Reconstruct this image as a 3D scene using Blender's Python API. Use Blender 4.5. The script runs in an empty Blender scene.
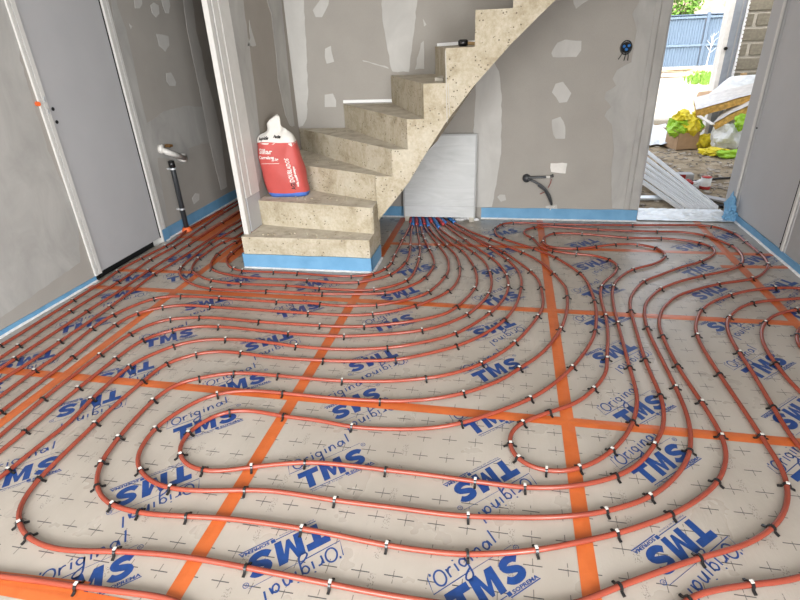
import bpy, bmesh, math, random
from mathutils import Vector, Matrix, noise
random.seed(4)
# ------------------------------------------------------------------ camera, sky, sun, daylight, exposure
FPX = 519.108
RIGHT = Vector((0.9805620, 0.1920110, -0.0403718))
DOWN = Vector((0.0502867, -0.4448186, -0.8942078))
FWD = Vector((-0.1896559, 0.8747961, -0.4458279))
CAM = Vector((0, 0, 1.4))
S = bpy.context.scene
COL = S.collection
cd = bpy.data.cameras.new('camera')
cam = bpy.data.objects.new('camera', cd)
COL.objects.link(cam)
cd.sensor_width = 36
cd.lens = FPX * 36 / 800
cd.clip_start = 0.02
cd.clip_end = 300
mw = Matrix.Identity(4)
for i in range(3):
    mw[i][0] = RIGHT[i]
    mw[i][1] = -DOWN[i]
    mw[i][2] = -FWD[i]
    mw[i][3] = CAM[i]
cam.matrix_world = mw
S.camera = cam

w = bpy.data.worlds.new('sky')
S.world = w
w.use_nodes = True
wn = w.node_tree
sky = wn.nodes.new('ShaderNodeTexSky')
sky.sky_type = 'NISHITA'
sky.sun_disc = False
sky.sun_elevation = math.radians(43)
sky.sun_rotation = math.radians(190)
sky.air_density = 1.0
sky.dust_density = 4.0
wn.nodes['Background'].inputs[1].default_value = 0.55
hs = wn.nodes.new('ShaderNodeHueSaturation')          # thin bright cloud: paler than a clear sky
hs.inputs['Saturation'].default_value = .35
wn.links.new(sky.outputs[0], hs.inputs['Color'])
wn.links.new(hs.outputs[0], wn.nodes['Background'].inputs[0])

sl = bpy.data.lights.new('sun', 'SUN')
sl.energy = 2.2
sl.angle = math.radians(2)
sl.color = (1, .95, .88)
so = bpy.data.objects.new('sun', sl)
COL.objects.link(so)
so.rotation_euler = Vector((0.12, 0.72, -0.68)).to_track_quat('-Z', 'Y').to_euler()


def area(name, loc, aim, sx, sy, watts, col=(1, 1, 1)):
    l = bpy.data.lights.new(name, 'AREA')
    l.shape = 'RECTANGLE'
    l.size, l.size_y, l.energy, l.color = sx, sy, watts, col
    o = bpy.data.objects.new(name, l)
    COL.objects.link(o)
    o.location = loc
    o.rotation_euler = (Vector(aim) - Vector(loc)).to_track_quat('-Z', 'Y').to_euler()
    return o


# daylight through the bay behind the camera and an added, unseen side fill on the right
area('bay_daylight', (-1.2, -2.42, 1.35), (-0.9, 4, 0.95), 2.4, 2.0, 112, (0.98, 0.99, 1.0))
sw = area('added_side_fill', (1.815, -1.9, 1.5), (-2.7, 3.7, 1.1), 1.0, 1.5, 72, (0.98, 0.99, 1.0))
sw.data.spread = math.radians(95)
S.view_settings.view_transform = 'Standard'
S.view_settings.look = 'None'
S.view_settings.exposure = 0.20
S.view_settings.gamma = 1
S.view_settings.use_curve_mapping = False


# ------------------------------------------------------------------ helpers: photograph pixel -> point in the room
def ray(px, py):
    return RIGHT * ((px - 400) / FPX) + DOWN * ((py - 300) / FPX) + FWD


def on_z(px, py, z=0.0):
    r = ray(px, py)
    return CAM + r * ((z - CAM.z) / r.z)


def on_y(px, py, y):
    r = ray(px, py)
    return CAM + r * (y / r.y)


def on_x(px, py, x):
    r = ray(px, py)
    return CAM + r * (x / r.x)


# ------------------------------------------------------------------ helpers: objects
def link(o, parent=None):
    COL.objects.link(o)
    if parent is not None:
        o.parent = parent
    return o


def finish(name, bm, mat, parent=None, smooth=False, loc=None):
    me = bpy.data.meshes.new(name)
    bmesh.ops.recalc_face_normals(bm, faces=bm.faces[:])
    bm.to_mesh(me)
    bm.free()
    if smooth:
        for p in me.polygons:
            p.use_smooth = True
    for m in (mat if isinstance(mat, (list, tuple)) else [mat]):
        me.materials.append(m)
    o = bpy.data.objects.new(name, me)
    if loc is not None:
        o.location = loc
    return link(o, parent)


def tag(o, label=None, cat=None, group=None, kind=None):
    if label:
        o['label'] = label
    if cat:
        o['category'] = cat
    if group:
        o['group'] = group
    if kind:
        o['kind'] = kind
    return o


def thing(name, label, cat, loc=(0, 0, 0), group=None, kind=None):
    o = bpy.data.objects.new(name, None)
    o.empty_display_size = .05
    o.location = loc
    link(o)
    return tag(o, label, cat, group, kind)


def box(bm, lo, hi, M=None):
    vs = [bm.verts.new((x, y, z)) for x in (lo[0], hi[0]) for y in (lo[1], hi[1]) for z in (lo[2], hi[2])]
    if M is not None:
        for v in vs:
            v.co = M @ v.co
    for f in ((0, 1, 3, 2), (4, 6, 7, 5), (0, 4, 5, 1), (2, 3, 7, 6), (0, 2, 6, 4), (1, 5, 7, 3)):
        bm.faces.new([vs[i] for i in f])
    return vs


def bevel(bm, r, seg=1):
    bmesh.ops.bevel(bm, geom=bm.edges[:] + bm.verts[:], offset=r, segments=seg, affect='EDGES', profile=.5)


def boxo(name, lo, hi, mat, parent=None, bev=0.0, M=None):
    bm = bmesh.new()
    box(bm, lo, hi, M)
    if bev:
        bevel(bm, bev)
    return finish(name, bm, mat, parent)


def hexa(bm, p):
    """eight corners: bottom ring 0-3, top ring 4-7"""
    v = [bm.verts.new(q) for q in p]
    for f in ((3, 2, 1, 0), (4, 5, 6, 7), (0, 1, 5, 4), (1, 2, 6, 5), (2, 3, 7, 6), (3, 0, 4, 7)):
        bm.faces.new([v[i] for i in f])
    return v


def prism(bm, pts, off):
    """polygon pts extruded by vector off"""
    a = [bm.verts.new(p) for p in pts]
    b = [bm.verts.new(Vector(p) + Vector(off)) for p in pts]
    n = len(a)
    bm.faces.new(a)
    bm.faces.new(b[::-1])
    for i in range(n):
        bm.faces.new((a[i], b[i], b[(i + 1) % n], a[(i + 1) % n]))
    bm.normal_update()
    bmesh.ops.triangulate(bm, faces=[f for f in bm.faces if len(f.verts) > 4])


def catmull(pts, step):
    pts = [Vector(p) for p in pts]
    P = [pts[0] * 2 - pts[1]] + pts + [pts[-1] * 2 - pts[-2]]
    out = []
    for i in range(1, len(P) - 2):
        a, b, c, d = P[i - 1:i + 3]
        n = max(1, int(math.ceil((c - b).length / step)))
        for k in range(n):
            t = k / n
            out.append(.5 * ((2 * b) + (c - a) * t + (2 * a - 5 * b + 4 * c - d) * t * t + (3 * b - a - 3 * c + d) * t ** 3))
    out.append(pts[-1])
    return out


def tube(bm, pts, r, seg=8, caps=True):
    pts = [Vector(p) for p in pts]
    n = len(pts)
    rr = r if isinstance(r, (list, tuple)) else [r] * n
    rings = []
    up = None
    for i, p in enumerate(pts):
        t = (pts[min(i + 1, n - 1)] - pts[max(i - 1, 0)])
        if t.length < 1e-9:
            t = Vector((0, 1, 0))
        t.normalize()
        if up is None:
            up = Vector((0, 0, 1)) if abs(t.z) < .9 else Vector((1, 0, 0))
        s = t.cross(up)
        if s.length < 1e-5:
            s = t.orthogonal()
        s.normalize()
        up = s.cross(t).normalized()
        rings.append([bm.verts.new(p + (s * math.cos(a) + up * math.sin(a)) * rr[i]) for a in [2 * math.pi * k / seg for k in range(seg)]])
    for a, b in zip(rings, rings[1:]):
        for k in range(seg):
            bm.faces.new((a[k], a[(k + 1) % seg], b[(k + 1) % seg], b[k]))
    if caps:
        bm.faces.new(rings[0][::-1])
        bm.faces.new(rings[-1])


def cyl(bm, a, b, r, seg=16, r2=None):
    tube(bm, [a, b], [r, r if r2 is None else r2], seg)


def ribbon(bm, pts, wd, z=0.0):
    """flat 2D stroke"""
    pts = [Vector((p[0], p[1], z)) for p in pts]
    L = []
    for i, p in enumerate(pts):
        t = pts[min(i + 1, len(pts) - 1)] - pts[max(i - 1, 0)]
        t.normalize()
        nrm = Vector((-t.y, t.x, 0)) * wd / 2
        L.append((bm.verts.new(p + nrm), bm.verts.new(p - nrm)))
    for a, b in zip(L, L[1:]):
        bm.faces.new((a[0], a[1], b[1], b[0]))


def blob(name, mat, c, size, parent=None, sub=3, amp=.35, freq=2.5, seed=0, rot=0, flat=True, floor=None):
    """crumpled lump"""
    bm = bmesh.new()
    bmesh.ops.create_icosphere(bm, subdivisions=sub, radius=1)
    R = Matrix.Rotation(rot, 3, 'Z')
    for v in bm.verts:
        d = v.co.normalized()
        k = 1 + amp * noise.noise(d * freq + Vector((seed * 7.1, seed, 3))) + amp * .6 * abs(noise.noise(d * freq * 2.7 + Vector((seed, 5, seed))))
        q = Vector((d.x * size[0], d.y * size[1], d.z * size[2])) * k
        v.co = R @ q + Vector(c)
        if floor is not None and v.co.z < floor:
            v.co.z = floor
    return finish(name, bm, mat, parent, smooth=not flat)


_fonts = {}


def text_bm(s, size, shear=0.0, offset=0.0):
    c = bpy.data.curves.new('t', 'FONT')
    c.body = s
    c.size = size
    c.shear = shear
    c.offset = offset
    c.resolution_u = 2
    o = bpy.data.objects.new('t', c)
    COL.objects.link(o)
    bpy.context.view_layer.update()
    me = bpy.data.meshes.new_from_object(o.evaluated_get(bpy.context.evaluated_depsgraph_get()))
    bm = bmesh.new()
    bm.from_mesh(me)
    bpy.data.objects.remove(o)
    bpy.data.curves.remove(c)
    bpy.data.meshes.remove(me)
    return bm


def add_text(bm, s, x, y, size, shear=0.0, width=None, offset=0.0):
    t = text_bm(s, size, shear, offset)
    xs = [v.co.x for v in t.verts]
    k = 1 if width is None else width / (max(xs) - min(xs))
    mp = {v: bm.verts.new((x + (v.co.x - min(xs)) * k, y + v.co.y, 0)) for v in t.verts}
    for f in t.faces:
        bm.faces.new([mp[v] for v in f.verts])
    t.free()


# ------------------------------------------------------------------ materials
class NB:
    def __init__(self, name, rough=.6, spec=.5, metal=0.0):
        self.m = bpy.data.materials.new(name)
        self.m.use_nodes = True
        self.t = self.m.node_tree
        self.b = self.t.nodes['Principled BSDF']
        self.b.inputs['Roughness'].default_value = rough
        self.b.inputs['Specular IOR Level'].default_value = spec
        self.b.inputs['Metallic'].default_value = metal
        self.co = None

    def n(self, typ, **kw):
        x = self.t.nodes.new(typ)
        for k, v in kw.items():
            if k in x.inputs:
                x.inputs[k].default_value = v
            else:
                setattr(x, k, v)
        return x

    def l(self, a, b):
        self.t.links.new(a, b)

    def coord(self):
        if self.co is None:
            self.co = self.n('ShaderNodeTexCoord').outputs['Object']
        return self.co

    def noise(self, scale, detail=4, rough=.55, stretch=None, dist=0.0):
        x = self.n('ShaderNodeTexNoise')
        x.inputs['Scale'].default_value = scale
        x.inputs['Detail'].default_value = detail
        x.inputs['Roughness'].default_value = rough
        x.inputs['Distortion'].default_value = dist
        if stretch:
            mp = self.n('ShaderNodeMapping')
            mp.inputs['Scale'].default_value = stretch
            self.l(self.coord(), mp.inputs[0])
            self.l(mp.outputs[0], x.inputs['Vector'])
        else:
            self.l(self.coord(), x.inputs['Vector'])
        return x.outputs['Fac']

    def ramp(self, fac, stops):
        r = self.n('ShaderNodeValToRGB')
        e = r.color_ramp.elements
        while len(e) < len(stops):
            e.new(.5)
        for i, (p, c) in enumerate(stops):
            e[i].position = p
            e[i].color = (c[0], c[1], c[2], 1) if isinstance(c, (tuple, list)) else (c, c, c, 1)
        self.l(fac, r.inputs[0])
        return r.outputs[0]

    def mix(self, fac, a, b, mode='MIX'):
        x = self.n('ShaderNodeMix', data_type='RGBA', blend_type=mode)
        if isinstance(fac, float):
            x.inputs[0].default_value = fac
        else:
            self.l(fac, x.inputs[0])
        for s, v in ((6, a), (7, b)):
            if isinstance(v, tuple):
                x.inputs[s].default_value = (*v, 1)
            else:
                self.l(v, x.inputs[s])
        return x.outputs[2]

    def math(self, op, a, b=None):
        x = self.n('ShaderNodeMath', operation=op)
        for i, v in enumerate((a, b)):
            if v is None:
                continue
            if isinstance(v, (int, float)):
                x.inputs[i].default_value = v
            else:
                self.l(v, x.inputs[i])
        return x.outputs[0]

    def color(self, c):
        if isinstance(c, tuple):
            self.b.inputs['Base Color'].default_value = (*c, 1)
        else:
            self.l(c, self.b.inputs['Base Color'])
        return self

    def bump(self, h, strength=.3, dist=.01):
        x = self.n('ShaderNodeBump')
        x.inputs['Strength'].default_value = strength
        x.inputs['Distance'].default_value = dist
        self.l(h, x.inputs['Height'])
        self.l(x.outputs[0], self.b.inputs['Normal'])
        return self


def simple(name, c, rough=.6, spec=.4, metal=0.0, var=.12, scale=14, bump=0.0):
    q = NB(name, rough, spec, metal)
    nz = q.noise(scale)
    q.color(q.ramp(nz, [(.25, tuple(v * (1 - var) for v in c)), (.75, tuple(min(1, v * (1 + var)) for v in c))]))
    if bump:
        q.bump(q.noise(scale * 3), bump, .004)
    return q.m


def mat_drywall(name, c):
    q = NB(name, .85, .2)
    a = q.noise(3, 3)
    b = q.noise(260, 2, .6, (1, 1, 1))
    base = q.ramp(a, [(.3, tuple(v * .93 for v in c)), (.7, tuple(v * 1.06 for v in c))])
    q.color(q.mix(.25, base, q.ramp(b, [(.3, tuple(v * .8 for v in c)), (.7, tuple(v * 1.2 for v in c))])))
    q.bump(b, .08, .001)
    return q.m


def mat_plaster(name, c, lo=.84):
    q = NB(name, .8, .2)
    a = q.noise(5, 5, .6, (1, 1, .5), .6)
    q.color(q.ramp(a, [(.25, tuple(v * lo for v in c)), (.75, tuple(v * 1.08 for v in c))]))
    q.bump(q.noise(40, 4), .12, .002)
    return q.m


def mat_concrete(name):
    q = NB(name, .9, .2)
    big = q.noise(5.5, 6, .66, None, .6)
    fine = q.noise(60, 4, .65)
    base = q.ramp(big, [(.28, (.22, .165, .09)), (.42, (.40, .335, .225)), (.55, (.52, .46, .35)), (.75, (.60, .565, .47))])
    base = q.mix(.35, base, q.ramp(fine, [(.25, (.27, .235, .165)), (.7, (.62, .58, .48))]))
    v = q.n('ShaderNodeTexVoronoi')
    v.inputs['Scale'].default_value = 42
    q.l(q.coord(), v.inputs['Vector'])
    gate = q.math('GREATER_THAN', q.noise(9, 2), .5)
    pit = q.math('MULTIPLY', q.math('LESS_THAN', v.outputs['Distance'], .2), gate)
    q.color(q.mix(q.math('MULTIPLY', pit, .8), base, (.10, .085, .06)))
    q.bump(q.math('SUBTRACT', fine, q.math('MULTIPLY', pit, .8)), .5, .006)
    return q.m


def mat_tread(name):
    q = NB(name, .95, .1)
    big = q.noise(9, 7, .72)
    q.color(q.ramp(big, [(.25, (.30, .26, .19)), (.48, (.56, .51, .42)), (.75, (.70, .66, .57))]))  # dust, with the tone raised for the weak light on treads
    q.bump(q.noise(70, 4), .5, .005)
    return q.m


def mat_film(name):
    """kraft-coloured foil facing of the insulation, with the printed 10 cm crosses"""
    q = NB(name, .38, .55)
    sp = q.n('ShaderNodeSeparateXYZ')
    q.l(q.coord(), sp.inputs[0])

    def cell(axis, off):
        f = q.math('FRACT', q.math('ADD', q.math('MULTIPLY', sp.outputs[axis], 10.0), off))
        return q.math('ABSOLUTE', q.math('SUBTRACT', f, .5))
    cx, cy = cell(0, .4), cell(1, .25)
    brk = q.math('GREATER_THAN', q.noise(55, 2), .42)
    h = q.math('MULTIPLY', q.math('LESS_THAN', cy, .017), q.math('LESS_THAN', cx, .28))
    v = q.math('MULTIPLY', q.math('MULTIPLY', q.math('LESS_THAN', cx, .014), q.math('LESS_THAN', cy, .24)), q.math('MULTIPLY', brk, .75))
    # the printed ruler figures: short broken dashes in two columns
    rx = q.math('ABSOLUTE', q.math('SUBTRACT', q.math('FRACT', q.math('MULTIPLY', sp.outputs[0], 1 / .4)), .37))
    col = q.math('LESS_THAN', rx, .028)
    dash = q.math('GREATER_THAN', q.noise(150, 1, .5, (1.6, 1, 1)), .57)
    gate = q.math('GREATER_THAN', q.math('FRACT', q.math('MULTIPLY', sp.outputs[1], 9.0)), .45)
    rule = q.math('MULTIPLY', q.math('MULTIPLY', col, dash), q.math('MULTIPLY', gate, .45))
    mark = q.math('MAXIMUM', q.math('MAXIMUM', h, v), rule)
    a = q.noise(2.2, 4)
    base = q.ramp(a, [(.25, (.37, .332, .285)), (.75, (.475, .437, .387))])
    q.color(q.mix(q.math('MULTIPLY', mark, .95), base, (.05, .05, .055)))
    wr = q.noise(9, 6, .6, (1, .35, 1), .5)
    fold = q.math('MULTIPLY', q.math('SUBTRACT', q.noise(30, 3, .55, (1.6, .18, 1), .8), .5), q.math('MULTIPLY', q.math('POWER', q.noise(2.6, 1, .4, (1.2, .4, 1)), 3.0), 5.0))
    q.bump(q.math('ADD', q.math('ADD', wr, fold), q.math('MULTIPLY', q.noise(60, 3), .25)), .25, .01)
    q.l(q.ramp(q.noise(6, 3), [(.3, .24), (.7, .40)]), q.b.inputs['Roughness'])
    return q.m


M = {}
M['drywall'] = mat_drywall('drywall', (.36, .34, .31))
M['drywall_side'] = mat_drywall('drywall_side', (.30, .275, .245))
M['skim'] = mat_plaster('skim_coat', (.43, .42, .40), .74)
M['plaster'] = mat_plaster('plaster', (.535, .525, .50))
M['frame_white'] = simple('painted_frame', (.60, .59, .565), .5, .4, var=.05)
M['primer'] = simple('door_primer', (.43, .43, .44), .55, .35, var=.03, scale=4)
M['primer_dark'] = simple('frame_primer', (.36, .36, .36), .5, .35, var=.05)
M['gap_shade_black'] = simple('black_and_gap_shade', (.02, .02, .02), .8, .2)  # near-black for the shade in gaps, also for plain black parts
M['concrete'] = mat_concrete('concrete')
M['tread'] = mat_tread('dusty_lightened_concrete')
M['film'] = mat_film('foil_facing')
M['ink'] = simple('blue_ink', (.010, .052, .215), .4, .5, var=.2, scale=40)
M['ink_fine'] = simple('blue_black_ink', (.02, .045, .15), .45, .4, var=.2, scale=40)
M['black_plastic'] = simple('black_plastic', (.012, .012, .013), .22, .6)
M['grey_plastic'] = simple('dark_grey_plastic', (.035, .038, .042), .4, .5)
M['white_plastic'] = simple('white_plastic', (.72, .70, .66), .45, .4)
M['orange_plastic'] = simple('orange_plastic', (.72, .13, .03), .4, .4)
M['blue_sleeve'] = simple('blue_sleeve', (.03, .19, .55), .4, .5)
M['red_sleeve'] = simple('red_sleeve', (.50, .035, .045), .4, .5)
M['brass'] = simple('brass', (.36, .2, .08), .35, .5, .8)
M['red_wire'] = simple('red_wire', (.25, .03, .02), .5)
M['skirt'] = simple('white_film', (.72, .72, .72), .5, .4, var=.2, scale=30)
M['metal'] = simple('galvanised', (.62, .64, .66), .38, .5, .55, var=.12, scale=9)
M['trim_grey'] = simple('trim_grey', (.38, .39, .39), .45, .4, var=.05)
M['conduit'] = simple('grey_conduit', (.075, .08, .085), .45, .5)
M['track_grey'] = simple('track_grey', (.30, .33, .37), .45, .5, .3, var=.1)
M['white_metal'] = simple('white_metal', (.86, .87, .87), .4, .5, .0, var=.03)
M['card'] = simple('cardboard', (.46, .31, .19), .85, .2)
M['foilcard'] = simple('crumpled_foil', (.72, .76, .78), .32, .6, .35, var=.2, scale=12, bump=.6)
M['wool'] = simple('mineral_wool', (.55, .34, .10), .95, .1, var=.45, scale=22, bump=.8)
M['quilt'] = simple('quilted_foil', (.62, .60, .57), .45, .5, .15, var=.16, scale=16, bump=.7)
M['white_bag'] = simple('white_bag_plastic', (.72, .74, .74), .45, .4, var=.12, scale=10)
M['yellow_bag'] = simple('yellow_bag_plastic', (.72, .60, .03), .35, .5, var=.25)
M['green_bag'] = simple('green_bag_plastic', (.30, .55, .03), .35, .5, var=.3)
M['red_card'] = simple('red_card', (.42, .03, .025), .5)
M['wood'] = simple('raw_wood', (.52, .35, .17), .8, .2, var=.25, scale=8)
M['pale_wood'] = simple('pale_wood', (.62, .50, .36), .8, .2, var=.25, scale=3)
M['fence_blue'] = simple('fence_blue', (.135, .19, .26), .45, .4, .1, var=.05, scale=2)
M['fence_dark'] = simple('fence_blue_dark', (.10, .145, .205), .45, .4, .1, var=.05)
M['mortar'] = simple('mortar', (.46, .43, .37), .95, .1, var=.15, scale=30, bump=.4)
M['block'] = simple('cement_block', (.22, .20, .155), .95, .1, var=.22, scale=26, bump=.7)
M['leaf'] = simple('leaf_green', (.12, .25, .035), .6, .3, var=.5, scale=5)
M['grass'] = simple('grass_green', (.18, .33, .05), .7, .3, var=.4)
M['bark'] = simple('bark', (.14, .1, .07), .9)
M['ceiling'] = simple('ceiling_paint', (.80, .79, .77), .9, .1)
M['bag_red'] = simple('bag_red', (.50, .085, .075), .5, .35, var=.10, scale=9, bump=.25)
M['bag_blue'] = simple('bag_blue', (.08, .17, .52), .5, .35)
M['bag_white'] = simple('bag_white_paper', (.68, .66, .62), .7, .3, var=.12, bump=.3)


def mat_pipe():
    q = NB('pipe_red', .26, .6)
    q.color(q.ramp(q.noise(6, 3), [(.3, (.25, .046, .026)), (.7, (.31, .062, .035))]))
    return q.m


def mat_tape():
    q = NB('orange_tape', .28, .5)
    q.color(q.ramp(q.noise(8, 4, .6, (1, 1, 1)), [(.25, (.47, .10, .022)), (.75, (.62, .155, .04))]))
    q.bump(q.noise(22, 5, .6, None, 1.2), .25, .006)
    return q.m


def mat_blue_strip():
    q = NB('blue_foam', .5, .4)
    q.color(q.ramp(q.noise(9, 4), [(.25, (.115, .29, .48)), (.75, (.17, .37, .58))]))
    q.bump(q.noise(14, 4), .25, .008)
    return q.m


def mat_ground(name, dark, mid, light, sc):
    q = NB(name, .95, .1)
    a = q.noise(sc, 8, .68)
    q.color(q.ramp(a, [(.28, dark), (.5, mid), (.72, light)]))
    q.bump(q.noise(sc * 2.5, 6, .65), .8, .05)
    return q.m


def mat_board():
    q = NB('white_melamine', .4, .4)
    a = q.noise(3, 4, .55, (.6, 1, 3.2), 2.5)
    q.color(q.ramp(a, [(.3, (.50, .52, .52)), (.7, (.61, .625, .63))]))
    return q.m


M['pipe'] = mat_pipe()
M['tape'] = mat_tape()
M['blue'] = mat_blue_strip()
M['board'] = mat_board()
M['dirt'] = mat_ground('garage_dirt', (.13, .10, .065), (.33, .265, .18), (.54, .46, .35), 3.6)
M['yard'] = mat_ground('yard_gravel', (.50, .44, .35), (.62, .56, .46), (.72, .67, .58), 1.3)
M['bank'] = mat_ground('bank_soil', (.20, .14, .10), (.42, .32, .25), (.60, .50, .42), 1.6)
M['debris'] = simple('debris_bits', (.34, .30, .25), .9, .2, var=.8, scale=7)

# ------------------------------------------------------------------ floor: insulation panels, seams, prints
XL, XR, YB = -2.75, 1.815, 4.38
XS = [XL, -2.079, -.877, .29, 1.518, 1.90]
YS = [-1.26, -.26, .742, 1.742, 2.708, 3.705, 4.72, 6.0]
floor_bm = bmesh.new()
box(floor_bm, (-2.95, -2.5, -.14), (1.97, 4.66, -.042))
box(floor_bm, (-2.95, 4.66, -.14), (-1.7, 6.2, -.042))
FLOOR = finish('floor', floor_bm, M['mortar'])
tag(FLOOR, kind='structure')

PANELS = []
for i in range(len(XS) - 1):
    for j in range(len(YS) - 1):
        x0, x1, y0, y1 = XS[i], XS[i + 1], YS[j], YS[j + 1]
        if y0 > 4.3 and x0 > -.8:
            continue
        if y0 > 4.3 and i == 1:
            x1 = -1.79
        g = .0015
        bm = bmesh.new()
        box(bm, (g, g, -.041), (x1 - x0 - g, min(y1, YB + .02 if x0 > -1.8 else y1) - y0 - g, 0))
        o = finish('insulation_panel', bm, M['film'], FLOOR, loc=(x0, y0, 0))
        PANELS.append((x0, x1, y0, y1, o))

LOGO = bmesh.new()


def slant(x, y):
    return (x + .14 * y, y)


def poly2(bm, pts):
    vs = [bm.verts.new((*slant(*p), 0)) for p in pts]
    f = bm.faces.new(vs)
    f.normal_update()
    bmesh.ops.triangulate(bm, faces=[f])


poly2(LOGO, [(-.130, .043), (-.130, .017), (-.104, .017), (-.104, -.043), (-.078, -.043), (-.078, .017), (-.053, .017), (-.053, .043)])
poly2(LOGO, [(-.046, -.043), (-.046, .043), (-.018, .043), (-.003, -.004), (.012, .043), (.040, .043), (.040, -.043),
             (.017, -.043), (.017, .010), (.002, -.036), (-.008, -.036), (-.022, .010), (-.022, -.043)])
spts = [(.121, .020), (.110, .029), (.092, .032), (.075, .027), (.069, .017), (.075, .007), (.092, .000), (.108, -.007),
        (.114, -.017), (.107, -.027), (.090, -.032), (.072, -.029), (.058, -.018)]
ribbon(LOGO, [slant(*p) for p in [tuple(v)[:2] for v in catmull([(a, b, 0) for a, b in spts], .008)]], .024)
ribbon(LOGO, [(-.112, -.053), (.024, -.054)], .003)
box2 = [(.026, -.047), (.026, -.060), (.040, -.060), (.040, -.047)]
LOGO.faces.new([LOGO.verts.new((x, y, 0)) for x, y in box2])
add_text(LOGO, 'SOPREMA', .044, -.0605, .0165, .1, .094, .0006)
ribbon(LOGO, [(.030, -.0645), (.140, -.0645)], .0035)
add_text(LOGO, 'Fabriqu\u00e9 en France', -.108, -.0645, .0095, .1, .118)
# hand-lettered word above, in its open box
ribbon(LOGO, [(-.134, .112), (-.147, .059), (-.03, .0615)], .0034)
ribbon(LOGO, [(-.03, .0615), (.145, .063)], .0016)


def stroke(pts, wd=.0058, n=.006):
    q = catmull([(a * 1.03, .063 + (b - .063) * 1.12, 0) for a, b in pts], n)
    ribbon(LOGO, [tuple(v)[:2] for v in q], wd)


stroke([(-.100 + .018 * math.cos(a), .088 + .021 * math.sin(a) + .004 * math.cos(a)) for a in [2 * math.pi * k / 12 for k in range(13)]])
stroke([(-.121, .105), (-.119, .112)])
stroke([(-.071, .101), (-.072, .074)])
stroke([(-.072, .088), (-.064, .099), (-.054, .100)])
stroke([(-.040, .102), (-.042, .078)])
stroke([(-.039, .110), (-.038, .114)])
stroke([(-.006, .098), (-.018, .104), (-.027, .094), (-.020, .081), (-.008, .086), (-.005, .102), (-.008, .075), (-.014, .050), (-.030, .040), (-.040, .048), (-.030, .060), (-.010, .070)])
stroke([(.014, .106), (.011, .082)])
stroke([(.015, .115), (.016, .118)])
stroke([(.031, .108), (.028, .083), (.036, .104), (.047, .108), (.050, .098), (.050, .085)])
stroke([(.088, .105), (.076, .111), (.066, .100), (.071, .088), (.083, .093), (.088, .110), (.091, .090)])
stroke([(.113, .136), (.107, .092)])
ribbon(LOGO, [(.150 + .0085 * math.cos(a), .049 + .0085 * math.sin(a)) for a in [2 * math.pi * k / 10 for k in range(11)]], .0022)
add_text(LOGO, 'R', .1462, .0448, .0115, 0, .008)
LOGO_ME = bpy.data.meshes.new('printed_logo')
for v in LOGO.verts:
    v.co.z = .0005
for f in LOGO.faces:
    f.normal_update()
    if f.normal.z < 0:
        f.normal_flip()
LOGO.to_mesh(LOGO_ME)
LOGO_ME.materials.append(M['ink'])

LOGOS = [(333, 468, 0), (289, 549, 1), (486, 480, 1), (488, 585, 0), (154, 485, 1), (88, 583, 0), (680, 545, 1), (661, 463, 0),
         (641, 410, 0), (765, 366, 0), (797, 413, 1), (709, 292, 1), (614, 352, 1), (497, 370, 0), (494, 328, 1), (501, 299, 0),
         (498, 270.5, 1), (501, 252, 0), (504, 233, 0), (373, 360, 1), (393, 323, 0), (400, 294, 1), (415, 270, 0), (415, 249, 1),
         (242, 280, 0), (314, 284, 1), (299, 310, 0), (269, 341, 1), (238, 385, 0), (360, 404, 1), (353, 402, 0), (492, 418, 0),
         (206, 424, 0), (90, 403, 1), (19, 475, 0), (126, 372, 1), (169, 338, 0), (206, 303, 1), (133, 278, 0), (122, 294, 1),
         (84, 325, 0), (27, 360, 1), (187, 276, 0), (185, 257, 1), (212, 237, 0), (584, 243.5, 1), (592, 264, 1), (601, 291.5, 0),
         (606, 320, 0), (725, 237, 0), (755, 259, 1), (699, 270, 0), (780, 286, 1), (726, 322, 1), (806, 312, 0), (690, 246, 1),
         (822, 470, 0), (-30, 395, 0), (-60, 440, 1), (416, 232, 0), (855, 340, 1)]
for px, py, inv in LOGOS:
    c = on_z(px, py)
    for (x0, x1, y0, y1, po) in PANELS:
        if x0 <= c.x < x1 and y0 <= c.y < y1:
            ang = math.radians(42 + 180 * inv)
            Mx = Matrix.Translation((c.x - x0, c.y - y0, 0)) @ Matrix.Rotation(ang, 4, 'Z')
            ext = .18
            clipx = c.x - ext < x0 or c.x + ext > x1 or c.y - ext < y0 or c.y + ext > y1
            if clipx:
                bm = bmesh.new()
                bm.from_mesh(LOGO_ME)
                bmesh.ops.transform(bm, matrix=Mx, verts=bm.verts[:])
                for pco, pno in (((0, 0, 0), (-1, 0, 0)), ((x1 - x0, 0, 0), (1, 0, 0)), ((0, 0, 0), (0, -1, 0)), ((0, y1 - y0, 0), (0, 1, 0))):
                    bmesh.ops.bisect_plane(bm, geom=bm.verts[:] + bm.edges[:] + bm.faces[:], plane_co=pco, plane_no=pno, clear_outer=True)
                me = bpy.data.meshes.new('printed_logo')
                bm.to_mesh(me)
                bm.free()
                me.materials.append(M['ink'])
                link(bpy.data.objects.new('printed_logo', me), po)
            else:
                o = bpy.data.objects.new('printed_logo', LOGO_ME)
                o.matrix_local = Mx
                link(o, po)
            break


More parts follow.
